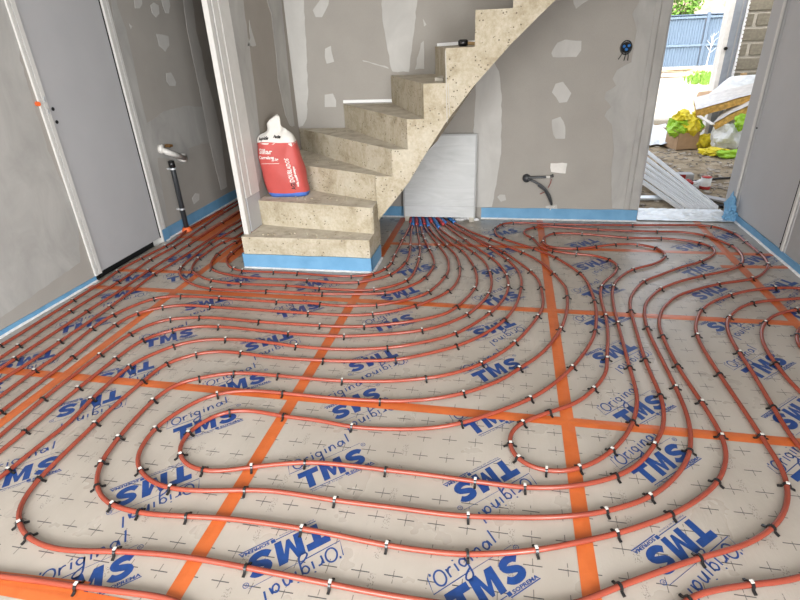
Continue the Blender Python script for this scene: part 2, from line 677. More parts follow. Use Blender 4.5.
def tape(x0, y0, x1, y1, wd=.052):
    a, b = Vector((x0, y0)), Vector((x1, y1))
    d = (b - a).normalized()
    n = Vector((-d.y, d.x)) * wd / 2
    L = (b - a).length
    k = max(2, int(L / .08))
    bm = bmesh.new()
    rows = []
    for i in range(k + 1):
        p = a + (b - a) * (i / k)
        row = []
        for s in (-1, -.06, .06, 1):
            q = p + n * s
            z = .0012 + (.0014 if abs(s) < .5 else 0) + .0008 * noise.noise(Vector((q.x * 14, q.y * 14, 1)))
            row.append(bm.verts.new((q.x, q.y, z)))
        rows.append(row)
    for r0, r1 in zip(rows, rows[1:]):
        for c_ in range(3):
            bm.faces.new((r0[c_], r0[c_ + 1], r1[c_ + 1], r1[c_]))
    return finish('seam_tape', bm, M['tape'], FLOOR)


for x, ya, yb in ((-2.079, .2, 5.2), (-.877, -.2, 3.13), (-.876, 3.42, 4.36), (.29, -.2, 4.36), (1.518, -.2, 4.45)):
    tape(x, ya, x, yb)
for y, xa, xb in ((.744, XL, 1.8), (1.742, XL, 1.8), (2.708, XL, 1.8), (3.705, -2.7, -1.81), (3.705, -.86, 1.8)):
    tape(xa, y, xb, y)
tape(-2.73, 2.99, -2.1, 3.01, .045)
tape(-2.46, 3.62, -2.46, 5.0, .15)
tape(-2.70, 3.75, -2.70, 4.45, .09)
tape(-2.0, 3.2, -1.98, 3.75, .10)
tape(1.40, 3.46, 1.80, 3.49, .05)
tape(-2.62, .70, -1.15, .775, .05)

# ------------------------------------------------------------------ walls, ceiling
HC = 2.5


def wallmesh(name, boxes, mat):
    bm = bmesh.new()
    for lo, hi in boxes:
        box(bm, lo, hi)
    return tag(finish(name, bm, mat), kind='structure')


WL = wallmesh('wall_left', [((XL - .12, -2.4, -.05), (XL, 2.80, HC)), ((XL - .12, 2.80, 2.10), (XL, 3.64, HC)), ((XL - .12, 3.64, -.05), (XL, 6.0, HC))], M['drywall'])
WB = wallmesh('wall_back', [((-1.79, YB, -.05), (1.05, YB + .28, HC)), ((1.05, YB, 2.2), (XR, YB + .28, HC))], M['drywall'])
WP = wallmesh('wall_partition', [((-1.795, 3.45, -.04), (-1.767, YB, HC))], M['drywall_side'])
WR = wallmesh('wall_right', [((XR, -1.3, -.05), (XR + .15, 3.60, HC)), ((XR, -2.5, -.05), (XR + .15, -1.3, .7)), ((XR, -2.5, 2.3), (XR + .15, -1.3, HC)), ((XR, 3.60, 2.12), (XR + .15, 4.55, HC)), ((XR, 4.55, -.05), (XR + .15, 4.72, HC))], M['primer_dark'])  # opening near the front end made for the added fill lamp
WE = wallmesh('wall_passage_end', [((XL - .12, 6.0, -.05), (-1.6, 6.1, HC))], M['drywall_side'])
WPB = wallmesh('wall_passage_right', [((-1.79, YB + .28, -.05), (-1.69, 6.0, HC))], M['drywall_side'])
WF = wallmesh('wall_front', [((XL - .12, -2.5, -.05), (-2.5, -2.4, HC)), ((.75, -2.5, -.05), (XR + .15, -2.4, HC)), ((-2.5, -2.5, 2.4), (.75, -2.4, HC))], M['drywall'])
for nm, ax, a0, a1, z0, z1 in (('fill_window', 'x', -2.49, -1.31, .70, 2.30), ('window_2', 'y', -2.49, .74, -.03, 2.40)):  # the side one is unseen, added round the fill lamp
    wd_ = tag(bpy.data.objects.new(nm, None), kind='structure')
    link(wd_)
    bars = [(a0, a0 + .05, z0, z1), (a1 - .05, a1, z0, z1), (a0, a1, z0, z0 + .05), (a0, a1, z1 - .05, z1), ((a0 + a1) / 2 - .03, (a0 + a1) / 2 + .03, z0, z1)]
    for p0, p1, q0, q1 in bars:
        bm = bmesh.new()
        if ax == 'x':
            box(bm, (XR + .06, p0, q0), (XR + .11, p1, q1))
        else:
            box(bm, (p0, -2.49, q0), (p1, -2.45, q1))
        finish('window_frame', bm, M['frame_white'], wd_)
CE = wallmesh('ceiling', [((XL - .12, -2.5, HC), (XR + .15, 6.1, HC + .1))], M['ceiling'])


def patch(wall, pts, plane, axis, mat=None, th=.0025, seed=0, name='plaster_patch'):
    """filler spread on a wall: outline read on the wall's own plane, edge left ragged"""
    P = [on_y(x, y, plane) if axis == 'y' else on_x(x, y, plane) for x, y in pts]
    Q = []
    n = len(P)
    for i in range(n):
        a, b = P[i], P[(i + 1) % n]
        k = max(1, int((b - a).length / .035))
        for t in range(k):
            q = a.lerp(b, t / k)
            j = .009 * Vector((noise.noise(q * 31), noise.noise(q * 33 + Vector((5, 5, 5))), noise.noise(q * 29)))
            Q.append(q + j)
    for q in Q:
        if axis == 'y':
            q.y = plane
        else:
            q.x = plane
    off = (0, -th, 0) if axis == 'y' else (th, 0, 0)
    bm = bmesh.new()
    prism(bm, Q, off)
    return finish(name, bm, mat or M['plaster'], wall)


B_ = lambda pts, **k: patch(WB, pts, YB, 'y', **k)
B_([(281, -30), (303, -30), (304, 0), (306, 40), (308, 90), (307, 118), (303, 126), (296, 128), (291, 90), (281, 0)])
B_([(313, 10), (318, 3), (322, -2), (329, -2), (328, 5), (322, 17), (316, 17)])
B_([(325, 48), (331, 46), (334, 62), (327, 63), (325, 57)])
B_([(325, 95), (333, 94), (336, 100), (336, 107), (325, 107)])
B_([(381, -30), (419, -30), (417, 0), (413, 40), (409, 72), (392, 72), (387, 45), (382, 15)])
B_([(415, 69), (421, 43), (424, 41), (424, 69)])
B_([(423, 18), (426, 25), (424, 27)])
B_([(363, 60), (389, 67), (389, 68.5), (364, 61.3)])
B_([(476, 80), (493, 60), (499, 72), (501.5, 95), (501.5, 150), (497, 180), (492, 207), (474, 207), (474, 130)])
B_([(551, 53), (557, 43), (566, 40), (581, 41), (581, 50), (576, 57), (553, 57)])
B_([(552, 92), (556, 83), (563, 82), (571, 93), (567, 102), (560, 103)])
B_([(552, 130), (552, 120), (561, 117), (565, 127), (565, 139), (556, 139)])
B_([(571, -8), (592, -8), (588, 0), (577, 8), (574, 3)])
B_([(646, -20), (641, -3), (632, 14), (636, 25), (637, 31), (631, 62), (617, 70), (613, 78), (616, 86), (606, 92), (605, 99), (611, 107), (604, 116),
    (612, 125), (614, 150), (611, 170), (612, 208), (623, 209), (632, 150), (645, 90), (659, 0), (662, -20)], mat=M['skim'])
B_([(551, 163), (567, 163), (566, 173.5), (551, 172)], mat=M['white_plastic'])
B_([(497, 197), (500, 194), (505, 195), (506, 200), (501, 202)])
B_([(546, 206), (557, 205), (557, 209), (546, 209)])
L_ = lambda pts, **k: patch(WL, pts, XL, 'x', **k)
L_([(108, -25), (113, -25), (117, 5), (126, 30), (134, 65), (141, 100), (147, 123), (155, 118), (165, 111), (185, 106), (207, 107), (211, 143),
    (200, 144), (189, 148), (190, 158), (182, 165), (168, 158), (157, 158), (160, 178), (165, 205), (168, 219), (162, 222), (148, 165), (130, 85), (114, 20)], mat=M['skim'], th=.0014)
L_([(180, -20), (190, -20), (192, 0), (196, 30), (201, 50), (206, 78), (213, 100), (220, 130), (227, 187), (221, 190), (210, 145), (199, 87), (187, 30)])
L_([(132, -8), (141, -8), (142, 4), (140, 9), (135, 8)])
L_([(150, 5), (154, 3), (158, 5), (159, 14), (156, 17), (152, 13)])
L_([(160, -6), (167, -8), (170, 5), (169, 14), (165, 13)])
L_([(156, 34), (163, 35), (168, 36), (169, 45), (165, 51), (159, 46)])
L_([(166, 73), (171, 73), (176, 82), (175, 86), (170, 86), (167, 82)])
L_([(129, 24), (132, 26), (131, 29)])
L_([(192, 198), (195, 193), (199, 194), (199, 200), (194, 204)])
L_([(-60, -90), (3, -90), (20, 60), (48, 150), (78, 220), (80, 262), (0, 318), (-120, 390)], mat=M['skim'], th=.0015)
P_ = lambda pts, **k: patch(WP, pts, -1.767, 'x', **k)
P_([(226, -20), (241, -20), (243, 0), (245, 18), (247, 30), (251, 60), (256, 100), (259, 130), (263, 165), (257, 190), (243, 92), (228, 0)], mat=M['skim'])
P_([(249, 20), (252, 33), (256, 46), (247, 46), (250, 38)], mat=M['skim'])
P_([(263, -20), (268, 5), (271, 15), (276, 55), (278, 80), (285, 115), (290, 126), (294.5, 126), (290, 90), (281, 0), (279, -20)], mat=M['skim'])

# drywall bottom rails showing above the treads
for a, b, z in (((343, 101.3), (392, 100.3), .0), ((437, 44.5), (475, 41.5), .0)):
    p, q = on_y(*a, YB - .012), on_y(*b, YB - .012)
    bm = bmesh.new()
    hexa(bm, [(p.x, YB - .008, p.z - .014), (q.x, YB - .008, q.z - .014), (q.x, YB, q.z - .014), (p.x, YB, p.z - .014),
              (p.x, YB - .008, p.z + .008), (q.x, YB - .008, q.z + .008), (q.x, YB, q.z + .008), (p.x, YB, p.z + .008)])
    finish('bottom_rail', bm, M['white_metal'], WB)

# jamb lining wrapped round the end of the partition
J = thing('door_frame', 'white painted door frame wrapped round the partition end, left of the stairs', 'door frame', (-1.77, 3.2, .2))


def prt(name, lo, hi, mat, parent, bev=.0015):
    ox = Vector(parent.location) if parent.type == 'EMPTY' else Vector((0, 0, 0))
    return boxo(name, tuple(Vector(lo) - ox), tuple(Vector(hi) - ox), mat, parent, bev)


prt('front_strip', (-1.795, 3.195, .205), (-1.760, 3.235, HC - .01), M['frame_white'], J)
prt('rebate', (-1.792, 3.235, .229), (-1.764, 3.249, HC - .01), M['primer_dark'], J)
prt('inner_strip', (-1.79, 3.249, .47), (-1.757, 3.315, HC - .01), M['frame_white'], J)
prt('groove', (-1.79, 3.315, .47), (-1.762, 3.322, HC - .01), M['primer_dark'], J)
prt('outer_strip', (-1.79, 3.322, .47), (-1.754, 3.452, HC - .01), M['frame_white'], J)
prt('bare_end', (-1.79, 3.249, .229), (-1.756, 3.45, .468), M['primer'], J)

# ---- left door in its frame
D1 = tag(bpy.data.objects.new('door_1', None), kind='structure')
link(D1)
boxo('frame_jamb', (XL - .12, 2.80, .035), (XL + .012, 2.825, 2.1), M['frame_white'], D1, .002)
boxo('frame_jamb', (XL - .12, 2.832, .035), (XL + .010, 2.864, 2.1), M['frame_white'], D1, .002)
boxo('frame_jamb', (XL - .12, 2.824, .035), (XL + .002, 2.833, 2.1), M['primer_dark'], D1)
boxo('frame_jamb', (XL - .12, 3.575, -.04), (XL + .012, 3.612, 2.1), M['frame_white'], D1, .002)
boxo('frame_jamb', (XL - .12, 3.612, -.04), (XL + .002, 3.618, 2.1), M['primer_dark'], D1)
boxo('frame_jamb', (XL - .12, 3.618, -.04), (XL + .010, 3.645, 2.1), M['frame_white'], D1, .002)
boxo('frame_head', (XL - .12, 2.80, 2.06), (XL + .010, 3.645, 2.11), M['frame_white'], D1, .002)
boxo('gap_shade_strip', (XL - .10, 3.562, .04), (XL - .004, 3.576, 2.06), M['gap_shade_black'], D1)  # dark strip stands in for the shade in the gap beside the leaf
boxo('door_leaf', (XL - .042, 2.866, .042), (XL - .002, 3.560, 2.055), M['primer'], D1, .002)
bm = bmesh.new()
for px, py in ((53, 109), (57, 122)):
    p = on_x(px, py, XL)
    cyl(bm, (XL - .004, p.y, p.z), (XL + .0015, p.y, p.z), .011, 14)
finish('handle_hole', bm, M['gap_shade_black'], D1)
bm = bmesh.new()
for z in (1.16, 1.09):
    box(bm, (XL + .0095, 2.842, z), (XL + .012, 2.856, z + .03))
finish('strike_plate', bm, M['metal'], D1)
bm = bmesh.new()
p = on_x(36, 104, XL)
cyl(bm, (XL - .02, p.y + .012, p.z), (XL + .022, p.y - .002, p.z), .016, 12, .012)
finish('orange_plug', bm, M['orange_plastic'], D1)
bm = bmesh.new()
box(bm, (XL - .11, 2.80, -.04), (XL - .09, 3.60, 2.08))
finish('gap_shade_sheet', bm, M['gap_shade_black'], D1)  # near-black sheet puts the shade behind and under the leaf

# ---- right door in its frame
D2 = tag(bpy.data.objects.new('door_2', None), kind='structure')
link(D2)
boxo('frame_jamb', (XR - .004, 4.47, .05), (XR + .14, 4.545, 2.1), M['primer'], D2, .002)
boxo('frame_jamb', (XR - .016, 4.505, .05), (XR + .10, 4.530, 2.1), M['frame_white'], D2, .003)
boxo('frame_jamb', (XR - .006, 4.485, .05), (XR + .10, 4.500, 2.1), M['primer_dark'], D2)
boxo('door_leaf', (XR + .002, 3.69, .055), (XR + .042, 4.472, 2.06), M['primer'], D2, .002)
boxo('gap_shade_strip', (XR + .001, 3.662, .055), (XR + .06, 3.69, 2.06), M['gap_shade_black'], D2)  # shade of the gap by the leaf, put in as a dark strip
boxo('frame_jamb', (XR - .012, 3.625, .055), (XR + .10, 3.655, 2.1), M['frame_white'], D2, .003)
boxo('frame_jamb', (XR - .004, 3.655, .055), (XR + .10, 3.663, 2.1), M['primer_dark'], D2)
boxo('frame_jamb', (XR - .006, 3.60, .055), (XR + .12, 3.618, 2.1), M['primer'], D2, .002)
boxo('frame_head', (XR - .004, 3.60, 2.06), (XR + .12, 4.545, 2.12), M['primer'], D2, .002)
bm = bmesh.new()
for px, py in ((757, 128), (781, 244)):
    p = on_x(px, py, XR)
    cyl(bm, (XR - .004, p.y, p.z), (XR + .004, p.y, p.z), .008, 10)
finish('screw', bm, M['gap_shade_black'], D2)

# ---- lining of the opening to the garage
D3 = tag(bpy.data.objects.new('door_3', None), kind='structure')
link(D3)
boxo('frame_jamb', (.945, YB - .006, .1), (.985, YB + .05, 2.2), M['skim'], D3, .004)
boxo('frame_jamb', (.985, YB - .012, .1), (1.052, YB + .12, 2.2), M['skim'], D3, .006)
boxo('frame_jamb', (1.046, YB - .004, .0), (1.06, YB + .28, 2.2), M['primer_dark'], D3, .002)
boxo('frame_head', (1.05, YB, 2.18), (XR, YB + .28, 2.21), M['skim'], D3, .002)
boxo('strike_plate', (1.058, YB - .002, .62), (1.064, YB + .03, .80), M['metal'], D3)
boxo('corner_post', (XR - .006, 4.55, .04), (XR + .05, 4.715, 2.2), M['primer'], D3, .003)

# ---- blue edge strips round the walls
def strip(name, label, segs, h=.098, th=.007, skirt=True):
    bm = bmesh.new()
    sk = bmesh.new()
    for (x0, y0), (x1, y1) in segs:
        a, b = Vector((x0, y0, 0)), Vector((x1, y1, 0))
        d = (b - a).normalized()
        n = Vector((d.y, -d.x, 0))
        k = max(2, int((b - a).length / .06))
        rows, lips = [], []
        for i in range(k + 1):
            p = a + (b - a) * (i / k)
            wob = .003 * noise.noise(Vector((p.x * 9, p.y * 9, 2)))
            hh = h + .004 * noise.noise(Vector((p.x * 5, p.y * 5, 7)))
            rows.append([bm.verts.new(p + n * (.001 + t) + Vector((0, 0, z))) for t, z in ((0, .001), (th + wob, .001), (th + wob, hh * .5), (th + wob * .5, hh), (0, hh))])
            lw = .010 + .012 * abs(noise.noise(Vector((p.x * 23, p.y * 23, 4))))
            lips.append([sk.verts.new(p + n * (.001 + th + t) + Vector((0, 0, z))) for t, z in ((-.002, .012), (lw * .5, .010), (lw, .0015))])
        for r0, r1 in zip(rows, rows[1:]):
            for c_ in range(5):
                bm.faces.new((r0[c_], r0[(c_ + 1) % 5], r1[(c_ + 1) % 5], r1[c_]))
        for r0, r1 in zip(lips, lips[1:]):
            for c_ in range(2):
                sk.faces.new((r0[c_], r0[c_ + 1], r1[c_ + 1], r1[c_]))
    o = tag(finish('edge_strip', bm, M['blue']), label, 'edge strip', 'blue foam edge strips along the walls')
    if skirt:
        finish('film_skirt', sk, M['skirt'], o)
    else:
        sk.free()
    return o


strip('edge_strip', 'blue foam edge strip along the grey wall left of the left door', [((XL, .2), (XL, 2.80))], h=.036)
strip('edge_strip', 'dark blue edge strip on the wall behind the grey drain pipe', [((XL, 3.65), (XL, 5.9))])
strip('edge_strip', 'bright blue edge strip under the wall socket, right of the white panel', [((-.20, YB), (1.055, YB)), ((1.06, YB), (1.06, YB + .12))][:1])
strip('edge_strip', 'short shaded edge strip under the stairs, left of the white panel', [((-1.29, YB), (-.62, YB))])
rs = strip('edge_strip', 'blue edge strip below the grey door on the right', [((XR, 4.46), (XR, .6))], h=.056)
bs = strip('edge_strip', 'light blue edge strip wrapped round the foot of the stairs', [((-1.797, 3.42), (-1.797, 3.136)), ((-1.797, 3.136), (-.866, 3.136)), ((-.866, 3.136), (-.866, 3.395))], h=.105)
bw = strip('edge_strip', 'blue edge strip stub wrapped round the foot of the left door frame', [((XL + .012, 3.585), (XL + .012, 3.648))], h=.10, th=.010)
# crumpled end of the strip by the opening
cr = blob('edge_strip', M['blue'], (1.775, 4.50, .085), (.035, .05, .10), None, 3, .55, 2.2, 3, floor=.002)
tag(cr, 'crumpled end of blue strip bunched at the opening corner', 'edge strip')
blob('loose_fold', M['blue'], (1.775, 4.44, .035), (.05, .03, .045), cr, 3, .5, 2.5, 8, floor=.002)

# ------------------------------------------------------------------ staircase
Z = [0, .228, .41, .592, .768, .955, 1.161, 1.353, 1.541, 1.73, 1.92, 2.11, 2.30]
ST = thing('concrete_staircase', 'raw concrete winder staircase rising right along the back wall', 'staircase', (-1.3, 3.14, 0))
SO = Vector(ST.location)
XW = -1.764


def stepo(bm, name='step'):
    for v in bm.verts:
        v.co -= SO
    # treads: dust, lightened to make up for the low light; risers: bare cast face
    o = finish(name, bm, [M['concrete'], M['tread']], ST)
    for p in o.data.polygons:
        if p.normal.z > .8:
            p.material_index = 1
    return o


def plan_step(pts, z0, z1):
    bm = bmesh.new()
    prism(bm, [(x, y, z0) for x, y in pts], (0, 0, z1 - z0))
    return stepo(bm)


plan_step([(-1.79, 3.143), (-.872, 3.143), (-.872, 3.46), (-1.30, 3.69), (-1.30, 4.37), (XW, 4.37), (XW, 3.46), (-1.755, 3.46), (-1.755, 3.20), (-1.79, 3.19)], .001, Z[1])
plan_step([(XW, 3.415), (-.886, 3.276), (-.872, 3.29), (-.872, 3.46), (-1.30, 3.69), (-1.30, 4.37), (XW, 4.37)], Z[1], Z[2])
plan_step([(XW, 3.86), (-.868, 3.43), (-.868, 3.405), (-.868, 4.37), (XW, 4.37)], Z[2], Z[3])
FX = [-.868, -.748, -.640, -.530, -.392, -.222, -.013, .18, .37, .56, .75]     # riser ends on the open side, from step 3 on
BX = [XW, XW + .002, -1.35, -.94, -.585, -.25, -.018, .18, .37, .56, .75]         # riser ends on the wall
YF = 3.40


def soff(x):
    pts = [(-.90, .24), (-.853, .300), (-.661, .521), (-.429, .887), (-.13, 1.253), (.212, 1.568), (.80, 2.09)]
    for (a, b), (c, d) in zip(pts, pts[1:]):
        if x <= c:
            return b + (d - b) * (x - a) / (c - a)
    return pts[-1][1]


# side of step 3 that runs down to the floor edge, under the newel
bm = bmesh.new()
xs = [-.868, -.748]
hexa(bm, [(-.868, YF, soff(-.868)), (-.748, YF, soff(-.748)), (-.748, 4.37, soff(-.748)), (-.868, 4.37, soff(-.868)),
          (-.868, YF, Z[3]), (-.748, YF, Z[3]), (-.748, 4.37, Z[3]), (-.868, 4.37, Z[3])])
stepo(bm)
for i in range(1, 10):
    z = Z[i + 3]
    fa, fb, ba, bb = FX[i], FX[i + 1], BX[i], BX[i + 1]
    zl = Z[3] if i < 3 else None
    bm = bmesh.new()
    lowf = [soff(fa), soff(fb)]
    # open-side half: from the riser ends down to the sloping soffit
    hexa(bm, [(fa, YF, lowf[0]), (fb, YF, lowf[1]), (bb, 4.37, min(soff(max(bb, -.868)), z - .05)), (ba, 4.37, min(soff(max(ba, -.868)), z - .05)),
              (fa, YF, z), (fb, YF, z), (bb, 4.37, z), (ba, 4.37, z)])
    stepo(bm)
# form-work drips and ledge on the open side
bm = bmesh.new()
for x0, z0, x1, z1, wd in ((-.395, 1.34, -.385, .93, .004), (-.378, 1.16, -.37, .97, .003)):
    prism(bm, [(x0, YF - .002, z0), (x0 + wd, YF - .002, z0), (x1 + wd, YF - .002, z1), (x1, YF - .002, z1)], (0, .0018, 0))
for v in bm.verts:
    v.co -= SO
finish('drip_mark', bm, M['plaster'], ST)

# rubble crumbs swept into the treads
bm = bmesh.new()
for k in range(90):
    i = random.choice((1, 1, 2, 2, 2, 3, 3, 4))
    x = random.uniform(-1.7, -.95)
    yy = {1: random.uniform(3.17, 3.25), 2: 3.44 + random.random() * .08 - .1 * (x + 1.3), 3: random.uniform(3.75, 3.95) - .35 * (x + 1.3), 4: random.uniform(4.1, 4.3)}[i]
    if i == 4:
        x = random.uniform(-1.45, -1.25)
    s = random.uniform(.003, .009)
    bmesh.ops.create_icosphere(bm, subdivisions=1, radius=s, matrix=Matrix.Translation((x, yy, Z[i] + s * .5)) @ Matrix.Diagonal((1, random.uniform(.6, 1), .6, 1)))
tag(finish('concrete_crumbs', bm, M['concrete']), 'grey concrete crumbs scattered over the lower stair treads', 'rubble', kind='stuff')

# broken chips and the black handle left on the upper steps
bm = bmesh.new()
c = on_z(440, 81, Z[5])
prism(bm, [(c.x - .03, c.y - .03, Z[6] + .001), (c.x + .025, c.y - .04, Z[6] + .001), (c.x + .04, c.y, Z[6] + .001), (c.x + .01, c.y + .03, Z[6] + .001)], (0, 0, .02))
for v in bm.verts:
    v.co.x += -.0
    v.co.z += 0
bmesh.ops.rotate(bm, cent=(c.x, c.y, Z[6]), matrix=Matrix.Rotation(.2, 3, 'X'), verts=bm.verts[:])
d = on_z(440, 81, Z[6]) - c
d.z = 0
for v in bm.verts:
    v.co += d
lowz = min(v.co.z for v in bm.verts)
for v in bm.verts:
    v.co.z += Z[6] - lowz
tag(finish('plaster_chip', bm, M['mortar']), 'pale broken chip lying on the step edge below the black handle', 'chip')
c = on_z(463, 46.5, Z[7])
H = thing('tool_handle', 'black rubber tool handle lying on an upper stair tread', 'handle', (c.x, min(c.y, 4.2), Z[7]))
bm = bmesh.new()
tube(bm, [(-.03, 0, .021), (-.02, 0, .021), (.02, 0, .021), (.03, 0, .021)], [.014, .021, .021, .015], 14)
finish('grip', bm, M['black_plastic'], H, True)
bm = bmesh.new()
cyl(bm, (.03, 0, .019), (.10, .01, .012), .010, 10)
finish('shaft', bm, M['wood'], H, True)

# ------------------------------------------------------------------ bag of adhesive on the second step
bagc = Vector((-1.575, 3.58, Z[2]))
BG = thing('mortar_bag', 'red and white paper bag of adhesive leaning beside the door frame on the stairs', 'bag', tuple(bagc))
levels = [(0, .140, .070), (.02, .150, .078), (.10, .155, .085), (.22, .155, .083), (.32, .150, .076), (.385, .142, .064), (.43, .132, .042), (.46, .112, .024), (.485, .088, .014), (.505, .070, .007), (.535, .055, .005)]
lean = lambda z: Vector((-.075 * min(z, .40) / .5 + .10 * max(0, z - .40), .02 * z, 0))
NSEG = 40


def bag_pt(z, a, lv):
    hw, hd = lv
    ca, sa = math.cos(a), math.sin(a)
    ex = 2 / 3.2
    x = hw * (abs(ca) ** ex) * (1 if ca > 0 else -1)
    y = hd * (abs(sa) ** ex) * (1 if sa > 0 else -1)
    p = Vector((x, y, z)) + lean(z)
    k = .013 + .022 * max(0, (z - .3) / .2)
    p += Vector((noise.noise(p * 12) * k * .7, noise.noise(p * 11 + Vector((9, 0, 0))) * k, noise.noise(p * 9 + Vector((0, 4, 0))) * k * .6 if .02 < z else 0))
    if z > .40:     # torn mouth: a high ear, a notch and a lower ear
        g = (z - .40) / .13
        p.z += g * (.04 * math.exp(-((x - .012) / .034) ** 2) + .022 * math.exp(-((x - .085) / .016) ** 2) - .05 * min(1, abs(x - .012) / .09))
        p.y += g * .03 * math.sin(x * 60)
    return p


def bag_level(z):
    for a, b in zip(levels, levels[1:]):
        if z <= b[0]:
            t = (z - a[0]) / (b[0] - a[0])
            return (a[1] + (b[1] - a[1]) * t, a[2] + (b[2] - a[2]) * t)
    return levels[-1][1:]


ROT = Matrix.Rotation(math.radians(4), 3, 'Z')


def bag_band(z0, z1, n, cap0=False, cap1=False, jag=0.0):
    bm = bmesh.new()
    rings = []
    for i in range(n + 1):
        ring = []
        for k in range(NSEG):
            a = 2 * math.pi * k / NSEG
            z = z0 + (z1 - z0) * i / n
            if jag and z1 > .4:
                z = z + jag * (1 - i / n) * noise.noise(Vector((math.cos(a) * 2.2, math.sin(a) * 2.2, 3)))
            p = bag_pt(z, a, bag_level(max(0, min(.535, z))))
            if z0 == 0 and i == 0:
                p.z = .001
            ring.append(bm.verts.new(ROT @ p))
        rings.append(ring)
    for r0, r1 in zip(rings, rings[1:]):
        for k in range(NSEG):
            bm.faces.new((r0[k], r0[(k + 1) % NSEG], r1[(k + 1) % NSEG], r1[k]))
    if cap0:
        bm.faces.new(rings[0][::-1])
    if cap1:
        bm.faces.new(rings[-1])
    return bm


finish('bag_base', bag_band(0, .03, 2, True), M['bag_blue'], BG, True)
finish('bag_body', bag_band(.03, .385, 16), M['bag_red'], BG, True)
finish('bag_top', bag_band(.375, .535, 10, cap1=True, jag=.03), M['bag_white'], BG, True)


def bag_print(s, x, z, size, width, mat, vertical=False, shear=0.0, offset=.001):
    bm = bmesh.new()
    add_text(bm, s, 0, 0, size, shear, width, offset)
    for v in bm.verts:
        u, q = v.co.x, v.co.y
        if vertical:
            u, q = -q, u
        xx, zz = x + u, z + q
        hw, hd = bag_level(max(0, min(.5, zz)))
        r = min(.999, abs(xx / hw))
        y = -hd * (1 - r ** 3.2) ** (1 / 3.2)
        p = Vector((xx, y, zz)) + lean(zz)
        k = .013 + .022 * max(0, (zz - .3) / .2)
        p += Vector((noise.noise(p * 12) * k * .7, noise.noise(p * 11 + Vector((9, 0, 0))) * k, noise.noise(p * 9 + Vector((0, 4, 0))) * k * .6))
        p.y -= .0035
        v.co = ROT @ p
    return finish('printed_text', bm, mat, BG)


bag_print('AGI', .088, .055, .045, .055, M['black_plastic'], True)
bag_print('DOUBLADOS', .088, .115, .045, .165, M['white_plastic'], True)
bag_print('colle multi-usages', .113, .075, .022, .15, M['white_plastic'], True)
bag_print('Sillar', -.118, .315, .045, .10, M['white_plastic'], False, .2)
bag_print('Carrelage', -.130, .278, .03, .115, M['white_plastic'], False, .2)
bag_print('25 kg', -.035, .262, .03, .05, M['white_plastic'], False)
bag_print('______', -.125, .245, .02, .14, M['white_plastic'])
bag_print('Rapide', -.105, .398, .03, .075, M['black_plastic'], False, .2)
bag_print('Facile', .0, .412, .026, .06, M['black_plastic'], False, .2)

# ------------------------------------------------------------------ white panel over the manifold
tl, br = on_y(478, 135, 4.33), on_y(477, 217.5, 4.27)
BD = thing('manifold_panel', 'white wood-grain panel leaning on the back wall under the stairs', 'panel', (-.55, 4.27, .038))
bo = Vector(BD.location)
x0, x1 = -.858, -.246
tiltm = Matrix.Rotation(math.radians(-5), 4, 'X')
bmp = bmesh.new()
box(bmp, (x0 - bo.x, 0, 0), (x1 - bo.x, .018, .68), tiltm)
bevel(bmp, .002)
finish('panel_face', bmp, M['board'], BD)
for lo, hi in (((x0 - bo.x, -.004, 0), (x0 - bo.x + .012, 0, .68)), ((x1 - bo.x - .012, -.004, 0), (x1 - bo.x, 0, .68)), ((x0 - bo.x + .012, -.004, .668), (x1 - bo.x - .012, 0, .68)), ((x0 - bo.x + .012, -.003, .095), (x1 - bo.x - .012, 0, .097))):
    bmp = bmesh.new()
    box(bmp, lo, hi, tiltm)
    finish('edge_trim', bmp, M['trim_grey'], BD)
bmp = bmesh.new()
p = on_y(437, 145, 4.31)
cyl(bmp, (p.x - bo.x, -.006, .60), (p.x - bo.x, .002, .60), .008, 10)
bmesh.ops.transform(bmp, matrix=tiltm, verts=bmp.verts[:])
finish('fixing_screw', bmp, M['metal'], BD)
for xx in (x0 + .03, x1 - .03):
    boxo('foot_block', (xx - .02 - bo.x, .0, -.037), (xx + .02 - bo.x, .04, .002), M['mortar'], BD)
bm = bmesh.new()
for k in range(9):
    t = k / 8
    p = on_z(452 + 24 * t, 218 + 2.5 * abs(math.sin(t * 5)), .0)
    bmesh.ops.create_icosphere(bm, subdivisions=2, radius=.02 + .008 * random.random(), matrix=Matrix.Translation((p.x, p.y, .008)) @ Matrix.Diagonal((1.2, .7, .6, 1)))
for v in bm.verts:
    v.co += .006 * Vector((noise.noise(v.co * 40), noise.noise(v.co * 41), 0))
    v.co.z = max(.0005, v.co.z)
tag(finish('foam_bead', bm, M['skirt'], None, True), 'white foam bead on the floor right of the blue sleeves', 'foam bead')
p = on_z(465, 218.5)
tag(boxo('brick_piece', (p.x - .05, p.y + .03, .001), (p.x + .05, p.y + .09, .04), M['red_card'], None, .004), 'reddish brick piece behind the foam bead below the white panel', 'brick')

# ------------------------------------------------------------------ heating pipes
PR = .0088
ZP = .0115
CLIP_ME = None


